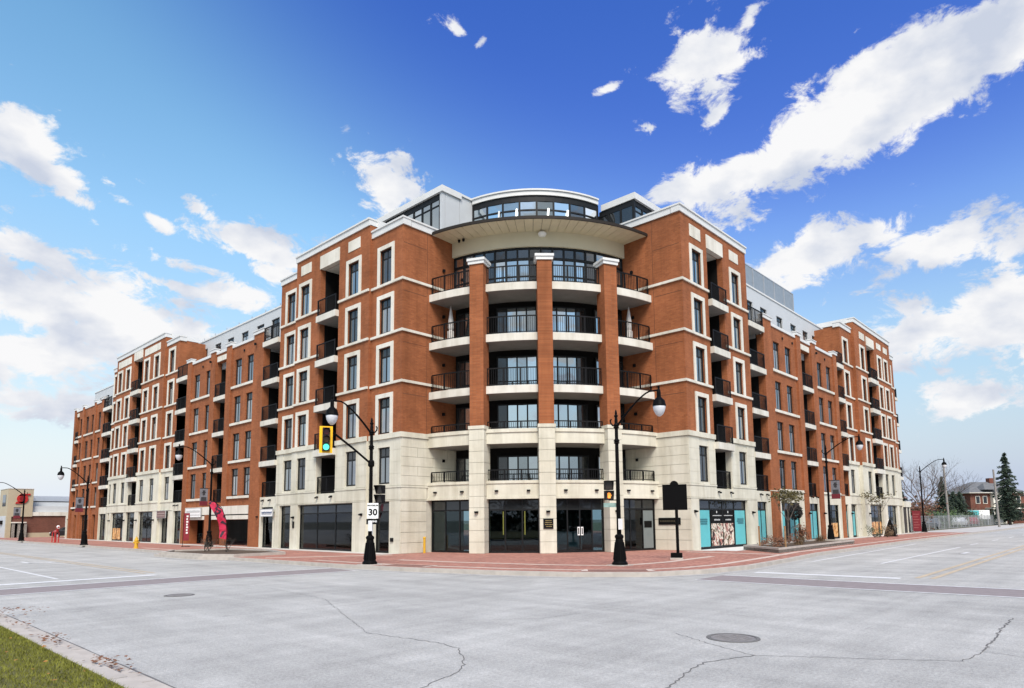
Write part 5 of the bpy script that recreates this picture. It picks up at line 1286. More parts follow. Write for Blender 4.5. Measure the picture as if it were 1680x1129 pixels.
# feather flag with foot
FR = ORM('flag_print', [(.03, .008, .02, 1), (.50, .012, .05, 1), (.40, .01, .04, 1), (.55, .02, .07, 1), (.05, .008, .02, 1)], 1.6)
def feather_flag(label, x, y, rz, col, letters):
    t = thing('feather_flag', label, 'feather flag', (x, y, SW), rz, group='feather flags by the car entrance')
    p = MB(); p.tube([(0, 0, .02), (0, 0, 1.0), (-.06, 0, 1.9), (-.32, 0, 2.6), (-.75, 0, 2.98), (-1.0, 0, 3.02)], .02, 6); part('pole', p, POLE, t)
    f = MB(); L = [(0.02, .75), (.02, 1.2), (-.04, 1.85), (-.28, 2.5), (-.62, 2.86), (-.92, 3.0)]; Q = [(-.40, .85), (-.38, 1.2), (-.46, 1.7), (-.64, 2.15), (-.84, 2.5), (-1.04, 2.9)]
    for i in range(5):
        y0, y1 = math.sin(i * 1.3) * .05, math.sin((i + 1) * 1.3) * .05
        f.hexa([(L[i][0], 0, L[i][1]), (Q[i][0], y0, Q[i][1]), (Q[i][0], y0 + .012, Q[i][1]), (L[i][0], .012, L[i][1]), (L[i + 1][0], 0, L[i + 1][1]), (Q[i + 1][0], y1, Q[i + 1][1]), (Q[i + 1][0], y1 + .012, Q[i + 1][1]), (L[i + 1][0], .012, L[i + 1][1])])
    part('cloth', f, col, t)
    b = MB(); b.tube([(-.35, -.3, .02), (.35, .3, .02)], .02, 5); b.tube([(-.35, .3, .02), (.35, -.3, .02)], .02, 5); part('cross_foot', b, POLE, t)
    if letters:
        for k, ch in enumerate(letters): link('lettering', text_mesh(ch, .2, SIGNW, .002, .006), t, (-.08 - .0 * k, -.02, 1.75 - k * .21))
    return t
feather_flag('red and black feather flag leaning left in front of the car entrance', -5.0, 20.9, facing(-5.0, 20.9), FR, None)
t = thing('vertical_banner', 'narrow dark red banner with white letters beside the lamp post', 'banner', (-2.6, 33.2, SW), facing(-2.6, 33.2))
b = MB(); b.tube([(-.2, 0, 0), (-.2, 0, 2.5)], .02, 6); b.tube([(-.3, 0, .02), (.3, 0, .02)], .025, 6); part('stand', b, POLE, t)
b = MB(); b.box(-.2, -.008, .45, .2, .008, 2.45); part('cloth', b, mat('dark_red_cloth', (.22, .015, .025, 1), .7, .3, 4), t)
b = MB(); rr_ = random.Random(5)
for k in range(7): b.box(-.02, -.014, 2.15 - k * .2, .11 - .03 * (k % 2), -.01, 2.28 - k * .2)
part('lettering', b, SIGNW, t)

# planting island with kerb, left
il = [(-6.75, 15.9), (-7.55, 17.5), (-7.75, 22.5), (-6.6, 24.3), (-3.6, 24.0), (-3.0, 20.0), (-4.0, 16.2)]
b = MB(); b.prism(il, SW - .05, SW + .05); struct('planting_bed', b, SOIL)
ko = MB(); io = offset(il + [il[0]], .22)
cx_, cy_ = -5.2, 20
for i in range(len(il)):
    a_, b_ = il[i], il[(i + 1) % len(il)]
    sc = lambda p: (cx_ + (p[0] - cx_) * 1.08, cy_ + (p[1] - cy_) * 1.05)
    c_, d_ = sc(b_), sc(a_)
    ko.hexa([(*a_, SW - .1), (*b_, SW - .1), (*c_, SW - .1), (*d_, SW - .1), (*a_, SW + .14), (*b_, SW + .14), (*c_, SW + .14), (*d_, SW + .14)])
struct('planting_kerb', ko, KERB)
# raised planting bed, right
rp_ = [(13.4, -1.9), (10.9, -4.8), (25, -4.2), (25, -1.7)]
b = MB(); b.prism(rp_, SW - .05, SW + .16); struct('planting_bed', b, SOIL)
ko = MB()
for i in range(4):
    a_, b_ = Vector(rp_[i]), Vector(rp_[(i + 1) % 4]); cc = Vector((18.6, -3.1)); c_, d_ = b_ + (cc - b_).normalized() * .28, a_ + (cc - a_).normalized() * .28
    ko.hexa([(*a_, SW - .1), (*b_, SW - .1), (*c_, SW - .1), (*d_, SW - .1), (*a_, SW + .26), (*b_, SW + .26), (*c_, SW + .26), (*d_, SW + .26)])
struct('planting_kerb', ko, KERB)
b = MB(); b.quad((11.8, -2.2, SW + .008), (18.6, -2.2, SW + .008), (18.6, -.1, SW + .008), (11.8, -.1, SW + .008)); struct('door_step', b, mat('pale_step_concrete', (.62, .61, .58, 1), .9, .06, 2))

# ------------------------------------------------------------------ plants
BARK = mat('grey_bark', (0.085, 0.07, 0.058, 1), 0.9, 0.3, 5); TWIG = mat('bare_twig', (0.13, 0.105, 0.09, 1), 0.9, 0.25, 5)
def branches(mb, p, d, L, r, depth, rng, tips, spread=.55, up=.15, n=3, seg=5):
    pts = [p]; q = p; dd = d.copy()
    for k in range(3):
        dd = (dd + Vector((rng.gauss(0, .10), rng.gauss(0, .10), rng.gauss(0, .06) + up * .15))).normalized(); q = q + dd * L / 3; pts.append(q)
    mb.tube(pts, [r, r * .85, r * .72, r * .6], seg, cap=False)
    if depth == 0: tips.append((q, dd)); return
    for k in range(n):
        nd = (dd + Vector((rng.gauss(0, spread), rng.gauss(0, spread), rng.gauss(0, spread * .6) + up))).normalized()
        st = pts[rng.choice((2, 3, 3))]
        branches(mb, st, nd, L * rng.uniform(.6, .85), r * .55, depth - 1, rng, tips, spread, up, n, max(3, seg - 1))
def leaf_mesh(rng, tips, n, s, spread, droop=0.0):
    mb = MB()
    for q, d in tips:
        for _ in range(n):
            c = q + Vector((rng.gauss(0, spread), rng.gauss(0, spread), rng.gauss(0, spread * .8)))
            a = Vector((rng.gauss(0, 1), rng.gauss(0, 1), rng.gauss(0, .6) - droop)).normalized(); b_ = a.orthogonal().normalized(); b_ = (b_ * math.cos(2) + a.cross(b_) * math.sin(rng.uniform(0, 6))).normalized()
            k = s * rng.uniform(.6, 1.3); mb.quad(c - a * k, c - b_ * k * .5, c + a * k, c + b_ * k * .5)
    return mb
def tree(name, label, cat, x, y, z, h, r, depth, seed, leaves=None, trunk=.4, spread=.55, up=.2, n=3, group=None, bark=None, L0=None):
    rng = random.Random(seed); t = thing(name, label, cat, (x, y, z), group=group)
    tr = MB(); th = h * trunk; tr.tube([(0, 0, -.1), (rng.gauss(0, .03), rng.gauss(0, .03), th * .5), (0, 0, th)], [r * 1.25, r, r * .8], 8); part('trunk', tr, bark or BARK, t)
    mb = MB(); tips = []
    for k in range(5):
        a = 2 * math.pi * k / 5 + rng.uniform(-.4, .4); d = Vector((math.cos(a) * .75, math.sin(a) * .75, rng.uniform(.7, 1.3))).normalized()
        branches(mb, Vector((0, 0, th * rng.uniform(.82, 1.0))), d, L0 or h * .25, r * .55, depth, rng, tips, spread, up, n)
    part('branches', mb, bark or TWIG, t)
    if leaves:
        m_, nl, s, sp = leaves; part('crown', leaf_mesh(rng, tips, nl, s, sp), m_, t)
    return t
AUT = mat('autumn_leaf', (0.10, 0.085, 0.03, 1), 0.75, 0.5, 3); RUST = mat('rust_shrub_leaf', (0.15, 0.062, 0.03, 1), 0.8, 0.5, 4); DKG = mat('dark_evergreen', (0.022, 0.040, 0.022, 1), 0.8, 0.5, 2.5)
DKS = mat('dark_shrub', (0.014, 0.013, 0.012, 1), 0.9, 0.4, 6); OLIVE = mat('olive_shrub', (0.06, 0.08, 0.04, 1), 0.8, 0.5, 2); DRY = mat('dry_grass', (0.17, 0.11, 0.06, 1), 0.9, 0.4, 5)
tree('street_tree', 'young street tree with sparse autumn leaves in the raised bed', 'tree', 20.0, -1.9, SW + .1, 4.1, .045, 2, 11, (AUT, 11, .10, .17), trunk=.36, spread=.34, up=.5, L0=.85, group='young street trees')
tree('street_tree', 'young thin street tree before the orange posters on the right', 'tree', 42.0, -1.4, SW, 4.6, .05, 2, 12, (AUT, 6, .09, .2), trunk=.4, spread=.34, up=.5, L0=.95, group='young street trees')
def shrub(name, label, x, y, z, rx, rz_, m, n, s, seed, group=None, cat='shrub', twig=True, flat=1.0):
    rng = random.Random(seed); t = thing(name, label, cat, (x, y, z), group=group); mb = MB()
    cl = [Vector((rng.gauss(0, rx * .42), rng.gauss(0, rx * .42), abs(rng.gauss(rz_ * .5, rz_ * .24)))) for _ in range(max(6, n // 45))]
    for _ in range(n):
        c = rng.choice(cl) + Vector((rng.gauss(0, rx * .16), rng.gauss(0, rx * .16), rng.gauss(0, rz_ * .12)))
        if c.z < .02: c.z = .02 + rng.random() * .1
        a = Vector((rng.gauss(0, 1), rng.gauss(0, 1), rng.gauss(0, .8))).normalized(); b_ = a.orthogonal().normalized(); k = s * rng.uniform(.6, 1.4)
        mb.quad(c - a * k, c - b_ * k * .55, c + a * k, c + b_ * k * .55)
    part('foliage', mb, m, t)
    if twig:
        tw = MB()
        for c in cl: tw.tube([(0, 0, 0), tuple(c * .5 + Vector((0, 0, .02))), tuple(c)], [.02, .014, .006], 4, cap=False)
        part('stems', tw, BARK, t)
    return t
shrub('shrub', 'rust brown shrub at the right end of the raised bed', 22.6, -1.8, SW + .1, .55, 1.1, RUST, 700, .055, 21, 'shrubs in the raised bed')
shrub('shrub', 'dark round clipped shrub standing above the rust brown one', 22.9, -1.25, SW + .1, .42, 2.55, DKS, 10, .05, 22, 'shrubs in the raised bed')
t = bpy.data.objects['shrub.001']
sp = MB(); rng = random.Random(9)
for _ in range(1500):
    v_ = Vector((rng.gauss(0, 1), rng.gauss(0, 1), rng.gauss(0, 1))).normalized() * rng.uniform(.36, .55); c = v_ + Vector((0, 0, 2.0)); a = Vector((rng.gauss(0, 1), rng.gauss(0, 1), rng.gauss(0, 1))).normalized(); b_ = a.orthogonal().normalized(); sp.quad(c - a * .06, c - b_ * .03, c + a * .06, c + b_ * .03)
part('clipped_ball', sp, DKS, t); sp = MB(); sp.tube([(0, 0, 0), (0, 0, 1.9)], .03, 6); part('trunk', sp, BARK, t)
for x, y, s_, lab in ((14.6, -3.4, 31, 'low reddish shrub nearest the teal shop window in the raised bed'), (16.0, -2.8, 32, 'low reddish shrub in the raised bed behind the wooden stake')): shrub('low_shrub', lab, x, y, SW + .14, .85, .62, RUST, 480, .05, s_, 'low shrubs in the raised bed')
for x, y, s_, lab in ((18.0, -3.2, 33, 'tuft of dry grass in the raised bed left of the young tree'), (24.0, -2.4, 34, 'tuft of dry grass at the far end of the raised bed')):
    tt = thing('grass_tuft', lab, 'grass tuft', (x, y, SW + .14), group='dry tufts in the raised bed'); mb = MB(); rng = random.Random(s_)
    for _ in range(160):
        a = rng.uniform(0, 6.28); l = rng.uniform(.15, .5); q0 = Vector((rng.gauss(0, .12), rng.gauss(0, .12), 0)); q1 = q0 + Vector((math.cos(a) * l * .6, math.sin(a) * l * .6, l)); w = Vector((-math.sin(a), math.cos(a), 0)) * .012; mb.quad(q0 - w, q0 + w, q1 + w * .3, q1 - w * .3)
    part('blades', mb, DRY, tt)
for x, y, lab in ((13.2, -2.9, 'short brown wooden stake near the pale door step'), (13.4, -4.2, 'tall pale wooden stake at the corner of the raised bed')):
    tt = thing('wooden_stake', lab, 'stake', (x, y, SW + .1), group='stakes in the raised bed'); b = MB(); b.box(-.035, -.035, 0, .035, .035, 1.15); part('stake', b, mat('weathered_wood', (.30, .17, .08, 1), .9, .25, 6) if 'weathered_wood' not in MATS else MATS['weathered_wood'], tt)
    b = MB(); b.box(-.04, -.04, 1.15, .04, .04, 1.19); part('stake_cap', b, MATS['weathered_wood'], tt)
# dry shrubs on the left island
for k, (x, y) in enumerate(((-5.0, 23.3), (-4.3, 22.2), (-5.6, 22.4))):
    tt = thing('bare_shrub', ['bare twiggy shrub at the left end of the planting island', 'bare twiggy shrub at the back of the planting island', 'bare twiggy shrub at the kerb of the planting island'][k], 'shrub', (x, y, SW + .04), group='bare shrubs on the planting island'); mb = MB(); tips = []; rng = random.Random(40 + k)
    for j in range(7):
        a = rng.uniform(0, 6.28); branches(mb, Vector((0, 0, 0)), Vector((math.cos(a) * .6, math.sin(a) * .6, 1)).normalized(), .5, .014, 1, rng, tips, .5, .1, 3, 4)
    part('twigs', mb, BARK, tt); part('foliage', leaf_mesh(rng, tips, 2, .04, .08), RUST, tt)
for k, (x, y) in enumerate(((39.6, -1.6), (41.0, -2.2))): shrub('low_shrub', ['dark low shrub left of the black sandwich board', 'grey low shrub close beside the black sandwich board'][k], x, y, SW, .7, .9, [OLIVE, DRY][k], 420, .05, 60 + k, 'low shrubs by the sandwich board')
# sandwich board
t = thing('sandwich_board', 'black folding sandwich board seen side-on with a white edge', 'sandwich board', (43.2, -1.9, SW), facing(43.2, -1.9))
b = MB(); b.hexa([(-.62, -.3, 0), (-.58, -.3, 0), (-.58, .3, 0), (-.62, .3, 0), (-.06, -.3, 1.5), (-.02, -.3, 1.5), (-.02, .3, 1.5), (-.06, .3, 1.5)]); part('white_leaf', b, SIGNW, t)
b = MB(); b.hexa([(.55, -.3, 0), (.6, -.3, 0), (.6, .3, 0), (.55, .3, 0), (-.0, -.3, 1.5), (.05, -.3, 1.5), (.05, .3, 1.5), (-.0, .3, 1.5)]); part('black_leaf', b, SIGNK, t)
b = MB(); b.hexa([(-.5, -.28, .02), (.5, -.28, .02), (.5, .28, .02), (-.5, .28, .02), (-.05, -.28, 1.45), (.05, -.28, 1.45), (.05, .28, 1.45), (-.05, .28, 1.45)]); part('skirt', b, SIGNK, t)

# hydrant with its marker rod
t = thing('fire_hydrant', 'yellow fire hydrant with a tall marker rod at the left kerb', 'fire hydrant', (-5.9, 33.2, SW))
b = MB(); b.lathe([(.17, 0), (.17, .05), (.12, .06), (.12, .5), (.15, .52), (.15, .58), (.11, .62), (.08, .74), (.03, .78), (.03, .83)], 14); part('barrel', b, ORW, t)
for d in ((1, 0), (-1, 0), (0, -1)):
    b = MB(); b.tube([(d[0] * .1, d[1] * .1, .42), (d[0] * .2, d[1] * .2, .42)], .06, 10); part('outlet', b, ORW, t)
b = MB(); b.tube([(.12, .1, .05), (.12, .1, 1.75)], .028, 6); part('marker_rod', b, mat('pale_rod', (.55, .5, .35, 1), .6, .1), t)
t = thing('bollard', 'short pale yellow pipe by the left side of the corner glass', 'bollard', (1.2, 10.5, SW))
b = MB(); b.tube([(0, 0, 0), (0, 0, .78)], .07, 12); part('pipe', b, ORW, t); b = MB(); b.lathe([(.085, .78), (.085, .84), (.04, .88)], 12); part('cap', b, ORW, t)

# red animal-like rack on the far left pavement
RED = mat('red_gloss_paint', (.42, .02, .018, 1), .4, .1)
t = thing('red_rack', 'red four-legged metal rack with a raised head on the far left pavement', 'rack', (-5.4, 57.0, SW), R(-95))
b = MB(); b.tube([(-1.0, 0, 1.0), (-.3, 0, 1.05), (.5, 0, 1.0), (.9, 0, 1.15)], .11, 8); part('body', b, RED, t)
for x, y in ((-1.0, .15), (-1.0, -.15), (.6, .15), (.6, -.15)):
    b = MB(); b.tube([(x, y, 1.0), (x + .03, y, 0)], .045, 6); part('leg', b, RED, t)
b = MB(); b.tube([(.85, 0, 1.1), (1.05, 0, 1.5), (1.35, 0, 1.45)], [.1, .12, .06], 8); part('head', b, RED, t)
b = MB(); b.tube([(1.05, 0, 1.5), (1.25, 0, 1.4)], .13, 8); part('pale_muzzle', b, SIGNW, t)

# hanging shop signs on the left facade
def blade(label, s, d, z0, z1, w, m, rows, mm):
    t = thing('hanging_sign', label, 'shop sign', (-d, s, z0), R(-90) + R(0), group='signs over the left shops'); h = z1 - z0
    b = MB(); b.box(-w / 2, -.06, 0, w / 2, 0, h); part('board', b, m, t)
    b = MB(); b.box(-w / 2 - .03, -.07, -.03, -w / 2, .01, h + .03); b.box(w / 2, -.07, -.03, w / 2 + .03, .01, h + .03); b.box(-w / 2, -.07, h, w / 2, .01, h + .03); b.box(-w / 2, -.07, -.03, w / 2, .01, 0); part('rim', b, STEEL, t)
    b = MB(); rr_ = random.Random(int(s))
    for zz, lh in rows:
        x = -w / 2 + .15
        while x < w / 2 - .15:
            c = rr_.uniform(.06, .12); b.box(x, -.068, zz, x + c, -.06, zz + lh * rr_.uniform(.75, 1)); x += c + .035
    part('lettering', b, mm, t)
    b = MB(); b.box(-w / 2 + .1, 0, h / 2 - .05, w / 2 - .1, .14, h / 2 + .05); part('bracket', b, BLACK, t)
blade('white sign with blue lettering above the shop beside the car entrance', 25.75, .14, 2.3, 2.76, 1.7, SIGNW, ((.17, .14), (.10, .035)), mat('dark_blue_print', (.03, .06, .14, 1), .5, 0))
blade('faded brown sign board over the narrow left shop door', 45.2, .2, 2.35, 2.95, 2.0, mat('brown_sign', (.16, .09, .085, 1), .6, .2), ((.33, .12), (.12, .12)), mat('pale_brown_print', (.36, .28, .26, 1), .6, .1))
blade('large white board with faint lettering at the left of the entrance fascia', 38.3, .14, 2.35, 3.05, 3.0, SIGNW, ((.36, .2), (.12, .1)), mat('faint_grey_print', (.45, .46, .46, 1), .6, .1))

# closed parasols on the fifth-floor corner balcony
PARA = mat('pale_parasol_cloth', (.62, .60, .58, 1), .9, .1, 6)
for k, (x, y, lab) in enumerate(((2.95, 10.35, 'closed pale parasol at the left end of the corner balcony'), (10.3, 3.0, 'closed pale parasol at the right end of the corner balcony'))):
    t = thing('closed_parasol', lab, 'parasol', (x, y, 12.01), group='closed parasols on the corner balcony')
    b = MB(); b.tube([(0, 0, 0), (0, 0, 2.25)], .025, 6); part('pole', b, STEEL, t)
    b = MB(); b.lathe([(.2, .12), (.2, .75), (.12, .8), (.17, .95), (.15, 1.4), (.08, 1.9), (.02, 2.2)], 9); part('cloth', b, PARA, t)
    b = MB(); b.lathe([(.26, 0), (.26, .08), (.05, .12)], 12); part('foot', b, STEEL, t)

# ------------------------------------------------------------------ beyond the block, left
cb = thing('shop_building', 'low brick shop with a beige tower and a red round emblem', 'shop', (0, 90, 0))
BEIGE = mat('beige_render', (.42, .36, .25, 1), .85, .06, 1)
def P_(name, x0, y0, z0, x1, y1, z1, m, parent=None):
    b = MB(); b.box(x0, y0, z0, x1, y1, z1); return part(name, b, m, parent or cb)
P_('brick_wall', -3.3, 0.05, 0, 9, 12, 3.0, BRICK2); P_('cornice', -3.45, -.1, 3.0, 9, 12, 3.5, TRIM); P_('white_parapet', -.9, .4, 3.5, 9, 12, 4.3, WHITE); P_('upper_band', -.9, 2.5, 4.3, 9, 12, 4.9, WHITE); P_('dark_eave', -.6, 3, 4.9, 9, 12, 5.05, DGREY); P_('pale_roof', -.9, 4, 5.05, 9, 12, 5.8, mat('pale_metal_roof', (.45, .5, .58, 1), .5, .05))
P_('tower', -3.7, -.15, 2.9, -.95, 5, 6.55, BEIGE); P_('tower_top', -3.75, -.2, 6.55, -.9, 5.05, 6.65, COPING); P_('tower_leg', -3.7, -.15, 0, -3.2, .4, 2.9, BEIGE); P_('wall_base', -1.9, 0, 0, 2.9, .05, .75, BEIGE)
P_('corner_post', 2.9, -.2, 0, 3.1, 0, 3.0, SIGNW); P_('street_front', -3.72, .4, 0, -3.3, 16, 3.0, WHITE); P_('awning', -3.9, 2, 1.9, -3.7, 8, 2.4, DGREY); w_ = P_('tower_window', -3.74, 1, 4.3, -3.7, 3, 5.8, PANED)
P_('canopy', -3.2, -.6, 2.05, -1.6, .1, 2.2, TRIM)
for x in (-3.1, -2.5, -1.8): P_('stone_pier', x, -.5, 0, x + .28, -.1, 2.05, mat('mottled_stone', (.25, .23, .2, 1), .9, .5, 9) if 'mottled_stone' not in MATS else MATS['mottled_stone'])
P_('doorway', -2.8, 0.0, 0, -1.85, .05, 2.0, DGREY)
b = MB(); b.tube([(-2.15, -.15, 5.25), (-2.15, -.28, 5.25)], .62, 24); b.hexa([(-2.6, -.28, 5.6), (-1.3, -.28, 5.75), (-1.3, -.16, 5.75), (-2.6, -.16, 5.6), (-2.4, -.28, 5.9), (-1.35, -.28, 5.95), (-1.35, -.16, 5.95), (-2.4, -.16, 5.9)]); b.hexa([(-2.9, -.28, 4.6), (-2.0, -.28, 4.62), (-2.0, -.16, 4.62), (-2.9, -.16, 4.6), (-2.8, -.28, 4.85), (-2.0, -.28, 4.9), (-2.0, -.16, 4.9), (-2.8, -.16, 4.85)]); em = part('round_emblem', b, RED, cb)
b = MB(); b.tube([(-2.15, -.295, 5.28), (-2.15, -.27, 5.28)], .34, 20); link('emblem_centre', b.mesh('emblem_centre', mat('deep_red', (.2, .01, .012, 1), .4, .1)), em)
t = thing('parked_car', 'dark parked car nose peeping out between the brick shop and the block', 'car', (2.6, 86.5, 0.01), R(170))
def car(t, colm):
    pr = [(-2.1, .35), (-2.1, .85), (-1.5, .95), (-.9, 1.42), (.7, 1.45), (1.3, .98), (2.0, .88), (2.15, .6), (2.1, .32)]
    b = MB(); n = len(pr); base = len(b.v)
    for yy, k in ((-.86, 0), (.86, 0)): b.v += [(x, yy * (.82 if z > 1.2 else 1), z) for x, z in pr]
    b.f.append(tuple(range(n))); b.f.append(tuple(reversed(range(n, 2 * n))))
    for i in range(n): j = (i + 1) % n; b.f.append((i, i + n, j + n, j))
    part('body', b, colm, t)
    for x in (-1.35, 1.35):
        for yy in (-.8, .8):
            w = MB(); w.tube([(x, yy - .1, .33), (x, yy + .1, .33)], .33, 14); wo = part('wheel', w, SIGNK, t); w = MB(); w.tube([(x, yy - .11, .33), (x, yy + .11, .33)], .19, 10); part('rim', w, STEEL, wo)
    for yy in (-.80, .80):
        w = MB(); s_ = .03 if yy > 0 else -.03; w.hexa([(-.95, yy, 1.0), (1.05, yy, 1.0), (1.05, yy + s_, 1.0), (-.95, yy + s_, 1.0), (-.72, yy * .92, 1.36), (.62, yy * .92, 1.36), (.62, yy * .92 + s_, 1.36), (-.72, yy * .92 + s_, 1.36)]); part('side_window', w, PANED, t)
    w = MB(); w.hexa([(1.33, -.7, .99), (1.33, .7, .99), (1.30, .7, .97), (1.30, -.7, .97), (.75, -.62, 1.44), (.75, .62, 1.44), (.72, .62, 1.42), (.72, -.62, 1.42)]); part('windscreen', w, PANED, t)
    for yy in (-.65, .65):
        w = MB(); w.box(2.06, yy - .15, .66, 2.15, yy + .15, .78); part('headlight', w, SIGNW, t)
car(t, mat('dark_car_paint', (.015, .016, .018, 1), .3, 0, spec=.6))
# low houses closing the left street
for k, (x, y, w, d, h, lab) in enumerate(((-4, 112, 14, 20, 5.0, 'pale blue-grey low building behind the beige tower'),)):
    t = thing('low_building', lab, 'building', (x - 9, y, 0)); b = MB(); b.box(0, 0, 0, w, d, h); part('wall', b, WHITE, t); b = MB(); b.box(-.2, -.2, h, w + .2, d + .2, h + .3); part('roof', b, ROOF, t)
    for i in range(4): b = MB(); b.box(1 + i * 3, -.04, 1, 2.6 + i * 3, .02, 2.6); part('window', b, PANED, t)

# ------------------------------------------------------------------ beyond the block, right
gv = MB(); gv.quad((59, 0.2, SW + .01), (240, .8, SW + .01), (240, 200, SW + .01), (59, 200, SW + .01)); struct('waste_ground', gv, mat('rough_grass', (.10, .10, .05, 1), .95, .4, .6))
# chain-link fence on posts
t = thing('mesh_fence', 'grey wire mesh fence along the empty lot on the right', 'fence', (62, 1.2, SW))
b = MB()
b.tube([(0, 0, 1.72), (78, 0, 1.72)], .025, 5); b.tube([(0, 0, .06), (78, 0, .06)], .02, 5); part('rail', b, STEEL, t)
for k in range(27): 
    b = MB(); b.tube([(k * 3, 0, 0), (k * 3, 0, 1.78)], .035, 6); part('post', b, STEEL, t)
wm = MB()
for k in range(390):
    x = k * .2
    wm.box(x - .006, -.006, .06, x + .006, .006, 1.72)
for k in range(9): wm.box(0, -.006, .1 + k * .2, 78, .006, .112 + k * .2)
tag(part('wire_mesh', wm, STEEL, t), kind='stuff')
HEDG = mat('grey_green_hedge', (.085, .11, .075, 1), .85, .5, 1.2); HED2 = mat('bright_hedge', (.07, .12, .035, 1), .85, .4, 1.2)
rs = random.Random(77)
t = thing('hedge', 'long ragged grey-green hedge behind the wire fence', 'hedge', (64, 3.4, SW))
for m_, off in ((HEDG, 0), (HED2, 1)):
    mb = MB()
    for k in range(off, 34, 2):
        cx, cy, hh = k * 2.2 + rs.uniform(-.6, .6), rs.uniform(-.5, .9), rs.uniform(1.5, 2.5)
        for _ in range(360):
            c = Vector((cx + rs.gauss(0, .8), cy + rs.gauss(0, .55), abs(rs.gauss(hh * .5, hh * .28)) + .05)); a = Vector((rs.gauss(0, 1), rs.gauss(0, 1), rs.gauss(0, .8))).normalized(); b_ = a.orthogonal().normalized(); k_ = rs.uniform(.08, .18); mb.quad(c - a * k_, c - b_ * k_ * .55, c + a * k_, c + b_ * k_ * .55)
    part('foliage', mb, m_, t)
for k, (x, y, c, lab) in enumerate(((100, 2.2, (.6, .62, .63, 1), 'white parked car behind the wire fence'), (80, 2.1, (.12, .14, .16, 1), 'grey parked car behind the wire fence'), (112, 2.4, (.30, .03, .03, 1), 'dark red parked car behind the wire fence'))):
    t = thing('parked_car', lab, 'car', (x, y, SW + .02), R(4), group='cars parked behind the fence'); car(t, mat('car_paint_%d' % k, c, .3, 0, spec=.6))
b = MB()
t = thing('notice_stand', 'tall dark red notice stand at the end of the shops', 'notice stand', (58.6, -.75, SW), facing(58.6, -.75))
b.box(-.38, -.05, .15, .38, .05, 2.3); part('board', b, mat('crimson_board', (.17, .008, .016, 1), .5, .2, 3), t); b = MB(); b.box(-.35, -.03, 0, -.28, .03, .15); b.box(.28, -.03, 0, .35, .03, .15); part('feet', b, STEEL, t)
b = MB()
for k in range(6): b.box(-.3, -.06, 1.9 - k * .28, .25 - .12 * (k % 2), -.052, 1.98 - k * .28)
part('lettering', b, mat('pale_red_print', (.30, .08, .08, 1), .6, .1), t)
# teal sign board and green panel behind the fence
t = thing('site_board', 'white and teal site board behind the wire fence', 'site board', (121, 3.5, SW), R(-58))
b = MB(); b.box(-2.6, -.05, 1.1, 2.6, .05, 2.7); part('board', b, SIGNW, t); b = MB(); b.box(-.9, -.07, 1.15, .9, -.05, 2.65); part('teal_field', b, TEAL, t)
b = MB(); b.box(-2.4, -.04, 0, -2.25, .04, 1.1); b.box(2.25, -.04, 0, 2.4, .04, 1.1); part('leg', b, STEEL, t)
# conifers
def spruce(label, x, y, z, h, w, seed, group):
    rng = random.Random(seed); t = thing('spruce_tree', label, 'spruce', (x, y, z), group=group)
    b = MB(); b.tube([(0, 0, -.2), (.05, 0, h * .5), (0, .03, h * .97)], [h * .018, h * .012, .02], 7); part('trunk', b, BARK, t)
    f = MB(); lim = MB(); zz = h * .11
    while zz < h * .985:
        fr = 1 - zz / h; rad = w * (fr ** .8) * rng.uniform(.75, 1.1); nb = max(4, int(5 + 6 * fr))
        for k in range(nb):
            if rng.random() < .12: continue
            a = 2 * math.pi * k / nb + rng.uniform(-.35, .35); L = rad * rng.uniform(.6, 1.15); dv = Vector((math.cos(a), math.sin(a), 0)); tv = Vector((-math.sin(a), math.cos(a), 0)); z0 = zz + rng.uniform(-.15, .15)
            P0 = lambda u_: dv * L * u_ + Vector((0, 0, z0 + L * (.10 - .52 * u_ + .30 * u_ * u_)))
            lim.tube([P0(0), P0(.5), P0(1)], [.035, .02, .008], 4, cap=False)
            for j in range(int(26 + 22 * fr)):
                u_ = rng.uniform(.12, 1.02); c = P0(u_) + tv * rng.gauss(0, .13 * L * (1.1 - u_) + .05) + Vector((0, 0, rng.gauss(-.08, .1)))
                ax = (dv * rng.uniform(.4, 1) + tv * rng.gauss(0, .6) + Vector((0, 0, rng.uniform(-.8, .1)))).normalized(); sd = ax.orthogonal().normalized(); k_ = rng.uniform(.12, .26) * (.6 + h / 20); f.quad(c - ax * k_, c - sd * k_ * .34, c + ax * k_, c + sd * k_ * .34)
        zz += h * .034 * rng.uniform(.8, 1.2)
    tag(part('limbs', lim, BARK, t), kind='stuff'); part('crown', f, DKG, t)
SG = 'dark spruces beyond the empty lot'
spruce('tall ragged dark spruce against the sky at the right edge', 127, -1.0, .2, 13.2, 3.7, 5, SG)
spruce('dark spruce just right of the left utility pole', 116, 7.0, .2, 8.8, 2.3, 6, SG)
spruce('low wide dark spruce in front of the brick house', 120, 5.2, .2, 6.0, 3.0, 8, SG)
spruce('dark spruce half hidden behind the right end of the block', 84, 6.5, .2, 7.6, 1.6, 9, SG)
spruce('broad dark spruce crowding the right side of the brick house', 139, 0.5, .2, 7.5, 3.2, 18, SG)
spruce('dark spruce between the two utility poles in front of the house roof', 128, 7.5, .2, 6.4, 2.8, 19, SG)
shrub('autumn_bush', 'brown leafless-looking thicket left of the brick house', 122, 10.0, .2, 3.2, 4.6, RUST, 1400, .16, 71)
tree('bare_tree', 'wide bare leafless tree behind the far right lamp', 'tree', 79, 2.9, .2, 9.6, .16, 4, 15, None, trunk=.33, spread=.5, up=.12, L0=2.6)
